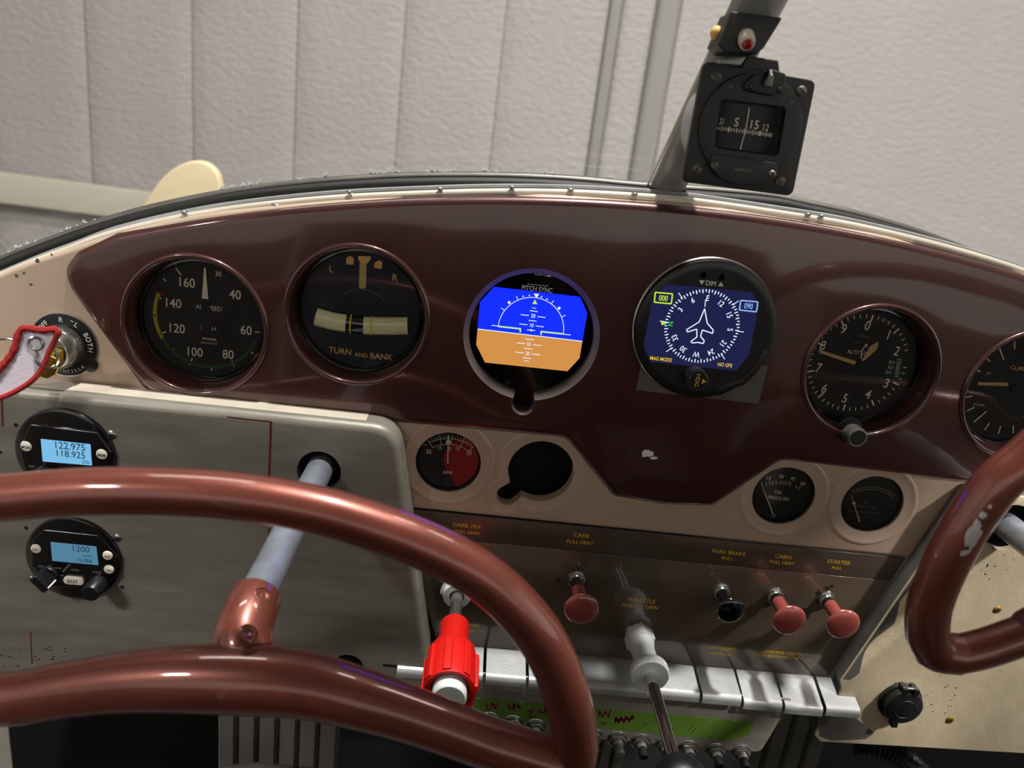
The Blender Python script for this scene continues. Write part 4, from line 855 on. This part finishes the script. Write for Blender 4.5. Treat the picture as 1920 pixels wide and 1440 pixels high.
# throttle
b = at(1197, 1190, 1); t = thing('throttle', 'throttle with white friction nut, chrome rod and black knob', 'throttle', (b.x, b.y, b.z))
MB().prism(hexa(10.6, .52), -11, 0, 1.2).part('hex_nut', 'grey_plastic', t)
MB().lathe([(8.2, -34), (8.0, -18), (9.2, -11)], 40).part('neck', 'grey_plastic', t)
fr = MB().lathe([(0, -44), (11.6, -44), (12.4, -43.2), (12.5, -37.5), (12.0, -36), (8, -33)], 56).part('friction_nut', 'grey_plastic', t)
m = MB()
for i in range(52):
    for j in range(4):
        a = 2 * pi * (i + .5 * (j % 2)) / 52; yy = -42.6 + j * 1.6; m.box(12.45 * cos(a) - .3, 12.45 * cos(a) + .3, yy - .5, yy + .5, 12.45 * sin(a) - .3, 12.45 * sin(a) + .3)
m.part('knurling', 'grey_plastic', fr)
MB().lathe([(0, -116), (3.9, -116), (3.9, -42)], 32).part('rod', 'chrome', t)
MB().lathe([(4, -118), (6.0, -117.5), (6.3, -114), (4.2, -112)], 32).part('rod_collar', 'chrome', t)
MB().lathe([(0, -140), (12, -139), (15.0, -134), (15.0, -126), (12, -119.5), (6, -118.5)], 40).part('knob', 'black', t)

# ================================================================== POWER SOCKET
b = at(1686, 1314, LYR); t = thing('power_socket', 'round black power socket with hinged cap on the right panel', 'socket', (b.x, b.y, b.z))
MB().lathe([(12, -3), (14.2, -2.8), (15.4, -2), (15.8, -.05)], 44).part('flange', 'black', t)
cp = MB().lathe([(0, -8.2), (11.5, -8.2), (13.2, -7.4), (13.6, -5.5), (13.6, -2.5)], 44).part('cap', 'black', t)
MB().lathe([(7.0, -8.25), (7.3, -8.5), (7.6, -8.25)], 40, (.5, 0, -.5)).part('cap_ring', 'black_crinkle', cp)
for s in (-1, 1): MB().box(s * 4 - 1.6, s * 4 + 1.6, -9, -1, 12, 17).part('hinge_lug', 'black', t)
MB().tube([(-5.5, -6, 15.5), (5.5, -6, 15.5)], 1.8, 12).part('hinge_pin', 'black', t)
MB().box(-5, -1, -8, -3, -17, -12.5).part('cap_tab', 'black', t)

# ================================================================== CONTROL WHEELS
def to3(px, Y): return at(px[0], px[1], Y)
# left wheel
WY = -188.0
hubx = -79.0
upL = [(0, 934), (150, 922), (300, 921), (450, 931), (600, 957), (740, 1000), (840, 1043), (910, 1085), (962, 1131), (1008, 1186), (1043, 1250), (1067, 1320), (1077, 1375), (1078, 1415)]
barL = [(0, 1311), (120, 1293), (250, 1277), (400, 1272), (560, 1282), (700, 1318), (812, 1355), (908, 1391), (1000, 1420), (1050, 1436)]
up3 = [to3(p, WY) for p in upL]; bar3 = [to3(p, WY) for p in barL]
cr = up3[-1]
def mirx(p): return Vector((2 * hubx - p.x, p.y, p.z))
lob = [mirx(p) for p in up3 if p.x > up3[0].x * 0 + (2 * hubx - up3[0].x) + 12]          # left lobe, out of frame: mirror of the right
ld = up3[0] - lob[0]; lob = [p + Vector((ld.x - 26, 0, ld.z - 5)) for p in lob]
lobbar = [mirx(p) for p in bar3 if p.x > 2 * hubx - bar3[0].x + 8]; lobbar = [p + Vector((-20, 0, bar3[0].z - lobbar[0].z - 5)) for p in lobbar]
corner = [cr + Vector((-1.5, 0, -8)), cr + Vector((-8, 0, -12.5))]
loop = list(reversed(lob)) + up3 + corner
loopc = cat_rom(loop, 6)
cw = thing('steering_yoke', 'copper brown control wheel in front of the radio panel', 'control wheel', (0, 0, 0))
MB().tube(loopc, [9.2 + .9 * max(0, min(1, (p.x + 60) / 100)) for p in loopc], 24).part('rim_tube', 'copper', cw, sharp=80)
br = list(reversed(lobbar)) + bar3 + [cr + Vector((-6, 0, -10))]
brc = cat_rom(br, 6)
rad = [10.6 + 3.4 * math.exp(-((p.x - hubx) / 55) ** 2) for p in brc]
MB().tube(brc, rad, 28, flat=1.04).part('cross_bar', 'copper', cw, sharp=80)
sx, sz = sh.x, sh.z
wb = at(472, 1262, WY)
hs = cat_rom([(sx, -153.5, sz), (sx, -164, sz - 2.0), (sx, -173, sz - 6.5), ((sx + wb.x) / 2, -181, sz - 13), (wb.x, -187, wb.z + 4)], 4)
hr_ = [11.4, 11.5, 11.6, 11.7, 11.8, 11.9, 12.1, 12.3, 12.5, 12.6, 12.6, 12.4, 12.0, 11.2, 10, 8.5, 7]
MB().tube(hs, hr_, 28).part('hub_sleeve', 'copper', cw, sharp=80)
for (px, py, yy) in ((494, 1115, -158), (467, 1186, -171)):
    i_ = min(range(len(hs)), key=lambda k: abs(hs[k].y - yy)); o_ = Vector((0, -DIST, 0)); d = (at(px, py, -150) - o_); dx, dz = d.x, d.z
    ex, ez = -hs[i_].x, -hs[i_].z; A = dx * dx + dz * dz; B = 2 * (dx * ex + dz * ez); C = ex * ex + ez * ez - hr_[i_] ** 2; D_ = max(0, B * B - 4 * A * C); pt = o_ + d * ((-B - math.sqrt(D_)) / (2 * A))
    nrm = Vector((pt.x - hs[i_].x, -3.0, pt.z - hs[i_].z)).normalized()
    Mx = Matrix.Translation(pt - nrm * (1.3 if yy > -165 else .7)) @ nrm.to_track_quat('-Y', 'Z').to_matrix().to_4x4()
    MB(Mx).lathe([(0, .5), (1.2, .3), (1.6, -.6), (2.3, -.8), (2.7, -.2), (3.3, -.2), (3.6, -.8), (4.1, -.5), (4.4, .8)], 28).part('recessed_screw', 'copper', cw)
shl = MB().lathe([(0, -160), (8.2, -160), (8.2, 20)], 32, (sx, 0, sz)).thing('control_shaft', 'shaft', (0, 0, 0), 'grey metal control shaft from the left wheel into the radio panel', 'shaft', 'control shafts')
# right wheel
WR = -165.0
upR = [(2250, 706), (2100, 748), (2010, 795), (1960, 830), (1920, 864), (1868, 908), (1812, 985), (1768, 1068), (1743, 1135), (1739, 1185), (1750, 1212)]
barR = [(1762, 1222), (1795, 1226), (1850, 1214), (1920, 1190), (1985, 1168)]
u3 = [to3(p, WR) for p in upR]; b3 = [to3(p, WR) for p in barR]
hx = shr.x + 2; 
def mr(p): return Vector((2 * hx - p.x, p.y, p.z))
topm = Vector((hx, WR, u3[0].z + 7))
loop = [mr(p) for p in reversed(b3[:2])] + [mr(p) for p in reversed(u3)] + [topm] + u3 + b3[:2]
cw2 = thing('steering_yoke', 'copper brown control wheel with chipped paint at the right edge', 'control wheel', (0, 0, 0))
MB().tube(cat_rom(loop[::-1], 6), 9.4, 24).part('rim_tube', 'copper', cw2, sharp=80)
mid_ = Vector((hx, WR, b3[-1].z + 3))
MB().tube(cat_rom([u3[-2] + Vector((3, 0, -8))] + b3 + [mid_] + [mr(p) for p in reversed(b3)] + [mr(u3[-2] + Vector((3, 0, -8)))], 6), 8.8, 24).part('cross_bar', 'copper', cw2, sharp=80)
MB().lathe([(6, -130), (9.6, -130), (11, -142), (13, -155), (12, -168)], 36, (shr.x, 0, shr.z)).part('hub_sleeve', 'copper', cw2)
MB().tube([(shr.x, -152, shr.z), (shr.x, -162, (shr.z + mid_.z) / 2), (mid_.x, WR, mid_.z)], [12, 13, 11], 20).part('hub_web', 'copper', cw2, sharp=80)
MB().lathe([(0, -135), (8.6, -135), (8.6, 20)], 32, (shr.x, 0, shr.z)).thing('control_shaft', 'shaft', (0, 0, 0), 'grey metal control shaft entering the right beige panel', 'shaft', 'control shafts')
# chipped paint on the right wheel: bare patches lying on the tube's surface
loopR = cat_rom(u3, 10)
def chip(px, py, r, sx_=1.0, sy_=1.0, rot=0):
    o_ = Vector((0, -DIST, 0)); d = (at(px, py, -100) - o_).normalized(); best = None
    for i in range(len(loopR) - 1):
        a, b_ = loopR[i], loopR[i + 1]; mid = (a + b_) / 2; tt = (mid - o_).dot(d); pt = o_ + d * tt; dist = (pt - mid).length
        if best is None or dist < best[0]: best = (dist, mid, (b_ - a).normalized())
    _, mid, tdir = best; pts = []; k = 18
    for i in range(k):
        a = 2 * pi * i / k; rr = r * random.uniform(.65, 1.2); pts.append((px + rr * sx_ * cos(a) * cos(rot) - rr * sy_ * sin(a) * sin(rot), py + rr * sx_ * cos(a) * sin(rot) + rr * sy_ * sin(a) * cos(rot)))
    def hit(p):
        dd = (at(p[0], p[1], -100) - o_).normalized(); w = o_ - mid; dp = dd - tdir * dd.dot(tdir); wp = w - tdir * w.dot(tdir); A = dp.dot(dp); B = 2 * dp.dot(wp); C = wp.dot(wp) - 9.6 ** 2; disc = B * B - 4 * A * C
        if disc < 0: disc = 0
        return o_ + dd * ((-B - math.sqrt(disc)) / (2 * A))
    cen = hit((px, py)); ring = [hit(((p[0] + px) / 2, (p[1] + py) / 2)) for p in pts]; out = [hit(p) for p in pts]
    MB().add([cen] + ring + out, [(0, 1 + i, 1 + (i + 1) % k) for i in range(k)] + [(1 + i, 1 + k + i, 1 + k + (i + 1) % k, 1 + (i + 1) % k) for i in range(k)]).part('paint_chip', 'sealant', cw2, 'bare pale chip in the paint')
chip(1826, 1003, 19, .75, 1.5, .35); chip(1810, 1036, 10, 1.3, .5, -.2); chip(1842, 966, 9, .9, .8); chip(1856, 950, 4); chip(1831, 985, 11, .8, 1.2)

# ================================================================== WINDSHIELD, RAIL, STRUT, COMPASS
rail_px = [(-200, 588), (0, 489), (100, 448), (200, 413), (300, 386), (420, 362), (540, 346), (700, 333), (830, 329), (960, 330), (1080, 336), (1200, 347), (1320, 355), (1440, 366), (1500, 378), (1620, 405), (1740, 442), (1920, 512), (2100, 585)]
RY = 34.0
rail3 = cat_rom([at(a, b, RY) for a, b in rail_px], 6)
rl = thing('windshield_rail', 'grey windshield retainer rail with black rubber seal above the panel', 'rail', (0, 0, 0))
MB().tube(rail3, 4.0, 12, flat=.6).part('retainer', 'alu_grey', rl)
MB().tube([p + Vector((0, -8, -4.8)) for p in rail3], 4.4, 12, flat=1.0).part('rubber_seal', 'rubber', rl)
for nm, dy, dz, r, mt in (('seal_back', 4, -9, 5, 'rubber'),): MB().tube([p + Vector((0, dy, dz)) for p in rail3], r, 10).part(nm, mt, rl)
# dark deck between the lip and the seal
dk = [p + Vector((0, -20, -9)) for p in rail3]; m = MB(); vs = dk + [p + Vector((0, 260, -260)) for p in rail3]; n = len(dk)
m.add(vs, [(i, i + 1, n + i + 1, n + i) for i in range(n - 1)]).part('deck_cover', 'rubber', rl)
# white torn sealant crumbs along the rail
m = MB(); random.seed(3)
for a, b, w, n_ in ((720, 325, 26, 26), (825, 322, 28, 26), (600, 338, 16, 8), (920, 325, 14, 10), (1030, 328, 16, 14), (1140, 336, 10, 6), (455, 352, 40, 26), (565, 337, 8, 8), (150, 425, 36, 14), (50, 465, 30, 16), (30, 472, 16, 10), (230, 399, 10, 5)):
    for i in range(n_):
        px, k = a + random.uniform(-w, w), 0
        base = min(rail3, key=lambda p: abs(p.x - at(px, b, RY).x)); h = random.uniform(1.0, 4.0) * (1 if a > 400 else .7); x = at(px, b, RY).x; dx = random.uniform(-1.4, 1.4); w_ = random.uniform(.5, 1.3)
        z0 = base.z + 1.8; m.add([(x - w_, RY - 1, z0), (x + w_, RY - 1, z0), (x + dx, RY - 1 - random.uniform(0, 1.5), z0 + h), (x, RY + .6, z0)], [(0, 1, 2), (1, 3, 2), (3, 0, 2), (0, 3, 1)])
o = m.thing('sealant_crumbs', 'sealant', (0, 0, 0), 'white torn sealant crumbs along the windshield foot', 'sealant', kind='stuff')
# curved windshield sheet leaning back over the cabin
m = MB(); n = len(rail3); rows = [(2, 0, 0), (-20, 0.0, 60), (-70, 0, 160), (-190, 0, 260), (-420, 0, 350), (-760, 0, 400)]
vs = [(p.x * (1 + .02 * j), p.y + r[0], p.z + r[2] * (1 - .0 * j)) for j, r in enumerate(rows) for p in rail3]
m.add(vs, [(j * n + i, j * n + i + 1, (j + 1) * n + i + 1, (j + 1) * n + i) for j in range(len(rows) - 1) for i in range(n - 1)])
m.thing('windshield', 'windshield', (0, 0, 0), 'clear dusty windshield pane above the panel', 'window', sharp=80)
# strut
s0 = at(1248, 358, 30); s1 = at(1428, -8, -50); dv = (s1 - s0); s2 = s1 + dv * .9
st = thing('windshield_strut', 'grey windshield centre strut carrying the compass', 'strut', (0, 0, 0))
MB().tube([s0, s0 + dv * .5, s1, s2], [6.3, 7.0, 7.8, 8.5], 20, flat=1.65, up=dv.normalized().cross(Vector((1, 0, 0)))).part('tube', 'strut', st, sharp=60)
MB().tube([s0 + Vector((-11.5, 3, 0)), s1 + Vector((-11.5, 3, 0)), s2 + Vector((-11.5, 3, 0))], .8, 8).part('pale_edge', 'cream', st)
# black sleeve with the red lamp
bl = thing('strut_lamp', 'black bracket with a small red lamp on the strut above the compass', 'lamp', (0, 0, 0))
BYs = -56
pp = [at(a, b, BYs) for a, b in ((1366, 24), (1460, 36), (1425, 92), (1412, 103), (1352, 100), (1340, 86))]
MB().prism(rounded([(p.x, p.z) for p in pp], 1.0), BYs - 6, BYs + 14, .8).part('bracket', 'black_crinkle', bl)
lp = at(1399, 72, BYs - 6); MB(Matrix.Translation(lp) @ Matrix.Rotation(radians(35), 4, 'X')).lathe([(0, -7.2), (1.6, -7), (2.5, -5.8), (2.6, -4.6)], 20).part('red_lens', 'lamp_red', bl, 'small red lens')
MB(Matrix.Translation(lp) @ Matrix.Rotation(radians(35), 4, 'X')).lathe([(2.4, -5.0), (3.6, -4.6), (3.9, -3), (3.9, 2)], 20).part('socket', 'white_plastic', bl)
bt_ = at(1343, 62, BYs + 6); MB().ball((bt_.x, bt_.y, bt_.z), (3.0, 3, 3.4)).part('amber_stud', 'tan_print', bl)
# compass
CP = (130.9, -40.0, 12.8); Zc = zoom(1200, 0, .277778); q = Loc(Zc, -43.0, CP)
cp = thing('magnetic_compass', 'square black magnetic compass hanging on the windshield strut', 'compass', CP)
MB().prism(rounded([q(*p) for p in ((432, 410), (1190, 545), (1030, 1325), (282, 1228))], 4), -3.2, .8, .7, [rounded([q(*p) for p in ((520, 640), (1000, 705), (940, 1078), (472, 1015))], 3)], back=False).part('mounting_plate', 'black_crinkle', cp)
wn = rounded([q(*p) for p in ((540, 662), (982, 724), (925, 1058), (492, 998))], 3)
cc_ = q(738, 862)
m = MB(); m.prism(circle(cc_[0], cc_[1], 26.6, 64), -5.0, -3.0, .8, [wn], hole_depth=4.5, back=False).part('face_ring', 'black_crinkle', cp)
MB().lathe([(24, 0.9), (29.5, .9), (29.5, 22), (28, 26), (0, 27)], 48, (cc_[0], 0, cc_[1])).part('case_can', 'strut', cp)
MB().prism(circle(cc_[0], cc_[1], 26, 40), 14, 14.5).part('case_inner', 'void', cp)
# card drum inside
dr = MB(); R = 17; n = 24; c0_ = q(735, 862); vs = []
for k in range(n + 1):
    a = pi * k / n - pi / 2
    for z in (-11, 11): vs.append((c0_[0] + R * sin(a), 10 - R * cos(a) * .62, c0_[1] + z))
dr.add(vs, [(2 * k, 2 * k + 2, 2 * k + 3, 2 * k + 1) for k in range(n)])
card = dr.part('compass_card', 'dial_blue', cp)
m = MB()
def drum(u): return (c0_[0] + R * sin(u), 10 - R * cos(u) * .62 - .15)
for k in range(-16, 19):
    u = radians(k * 4.8 - 3); x, yy = drum(u); h = 1.6 if k % 3 else 2.4; w = .28 if k % 6 else .55
    z = q(735, 890)[1]; m.box(x - w * cos(u), x + w * cos(u), yy - .05, yy + .05, z - h / 2, z + h / 2)
for s, (a, b), h in (('21', (572, 818), 3.2), ('S', (662, 825), 4.4), ('15', (783, 842), 4.4), ('12', (868, 862), 3.4)):
    lx, lz = q(a, b); u = math.asin(max(-.98, min(.98, (lx - c0_[0]) / R))); x, yy = drum(u); m.text(s, h, lx, lz, yy - .6, sx=.85 * cos(u) + .1)
m.part('card_marks', 'cream', card)
l0 = [q(745, 728), q(735, 800), q(720, 880), q(700, 950), q(684, 1012)]; MB().line(l0, .5, -1.2).part('lubber_line', 'cream', cp)
MB().poly(wn if area(wn) > 0 else wn[::-1], -3.0).part('window_glass', 'glass_low', cp)
m = MB().prism(rounded([q(*p) for p in ((470, 1032), (915, 1100), (905, 1205), (800, 1245), (650, 1248), (530, 1205), (462, 1120))], 2.0), -6.2, -4.8, .4); m.part('corrector_cover', 'black_crinkle', cp)
MB().text('AIRPATH', 1.6, *q(680, 1145), -6.3).part('cover_lettering', 'faint', cp)
MB().text('N', 1.6, *q(605, 585), -5.1, rot=30).text('E', 1.6, *q(1015, 690), -5.1, rot=-50).part('ring_lettering', 'faint', cp)
for (a, b), Yq, r in (((512, 520), -3.2, 2.7), ((1088, 615), -3.2, 2.6), ((385, 1135), -3.2, 2.6), ((945, 1222), -3.2, 2.6), ((492, 1113), -6.2, 2.0), ((877, 1172), -6.2, 2.0)):
    x, z = q(a, b); s_ = MB().lathe([(0, -1.8), (r * .6, -1.6), (r, -.7), (r, .1)], 22, (x, Yq, z)).part('screw', 'alu_grey', cp)
    an = random.uniform(-60, 60); MB().bar(x - r * .8 * cos(radians(an)), z - r * .8 * sin(radians(an)), x + r * .8 * cos(radians(an)), z + r * .8 * sin(radians(an)), .6, Yq - 1.95).part('slot', 'dark', s_)
# lamp hood over the ring, top mounting tongue
MB().prism(rounded([q(*p) for p in ((690, 560), (760, 500), (870, 470), (965, 500), (960, 600), (880, 650), (760, 630), (690, 610))], 1.5), -7.5, -4.6, .8).part('lamp_hood', 'black_crinkle', cp)
a, b = q(840, 540); MB().tube([(a, -7.5, b + 3.6), (a, -9.4, b + 1), (a, -9.4, b - 3.2)], [1.6, 2.6, 2.4], 16).part('hood_bulge', 'black_gloss', cp)
for p in ((730, 582), (925, 612)): x, z = q(*p); MB().lathe([(0, -1.2), (1.2, -1.1), (1.7, 0)], 16, (x, -7.4, z)).part('hood_rivet', 'black_crinkle', cp)
MB().prism(rounded([q(*p) for p in ((680, 470), (730, 372), (942, 405), (955, 500))], 1.0), -1.5, 12, .8).part('mounting_tongue', 'black_crinkle', cp)
MB().prism(rounded([q(*p) for p in ((545, 395), (735, 372), (690, 440), (560, 430))], .6), -1.0, 20, .5).part('tongue_shelf', 'strut', cp)

# ================================================================== BEYOND THE WINDSHIELD
PYb = 1000.0
pr = thing('propeller', 'cream rounded blade tip beyond the lower left windshield edge', 'propeller', (0, 0, 0))
tip = [at(a, b, PYb) for a, b in ((262, 402), (285, 362), (312, 328), (342, 308), (368, 301), (392, 306), (410, 324), (417, 348))]
sp = [(p.x, p.y) for p in cat_rom([(p.x, p.z) for p in tip], 5)]
sp += [(-470, -235), (-300, -310), (60, -440), (60, -530), (-360, -440), (-560, -350), (-640, -280)]
MB().prism(sp, PYb - 9, PYb + 9, 5, n=3).part('blade', 'blade', pr)
MB().prism([(280 - x, -970 - z) for x, z in sp], PYb - 9, PYb + 9, 5, n=3).part('blade', 'blade', pr)
MB().lathe([(0, PYb - 40), (80, PYb - 40), (90, PYb - 20), (85, PYb + 40), (30, PYb + 110), (0, PYb + 118)], 36, (140, 0, -485)).part('hub', 'blade', pr)
m = MB(); vs = []
for y_, x0, x1, z0, z1 in ((332, -260, 540, -900, -300), (650, -190, 470, -860, -310), (958, -60, 340, -700, -330)):
    vs += [(p[0], y_, p[1]) for p in rounded([(x0, z0), (x1, z0), (x1, z1), (x0, z1)], 80)]
n = len(vs) // 3
m.add(vs, [(j * n + i, j * n + (i + 1) % n, (j + 1) * n + (i + 1) % n, (j + 1) * n + i) for j in range(2) for i in range(n)] + [tuple(range(2 * n, 3 * n))])
m.thing('engine_cowl', 'blade', (0, 0, 0), 'cream engine cowl hidden below the windshield', 'cowl')
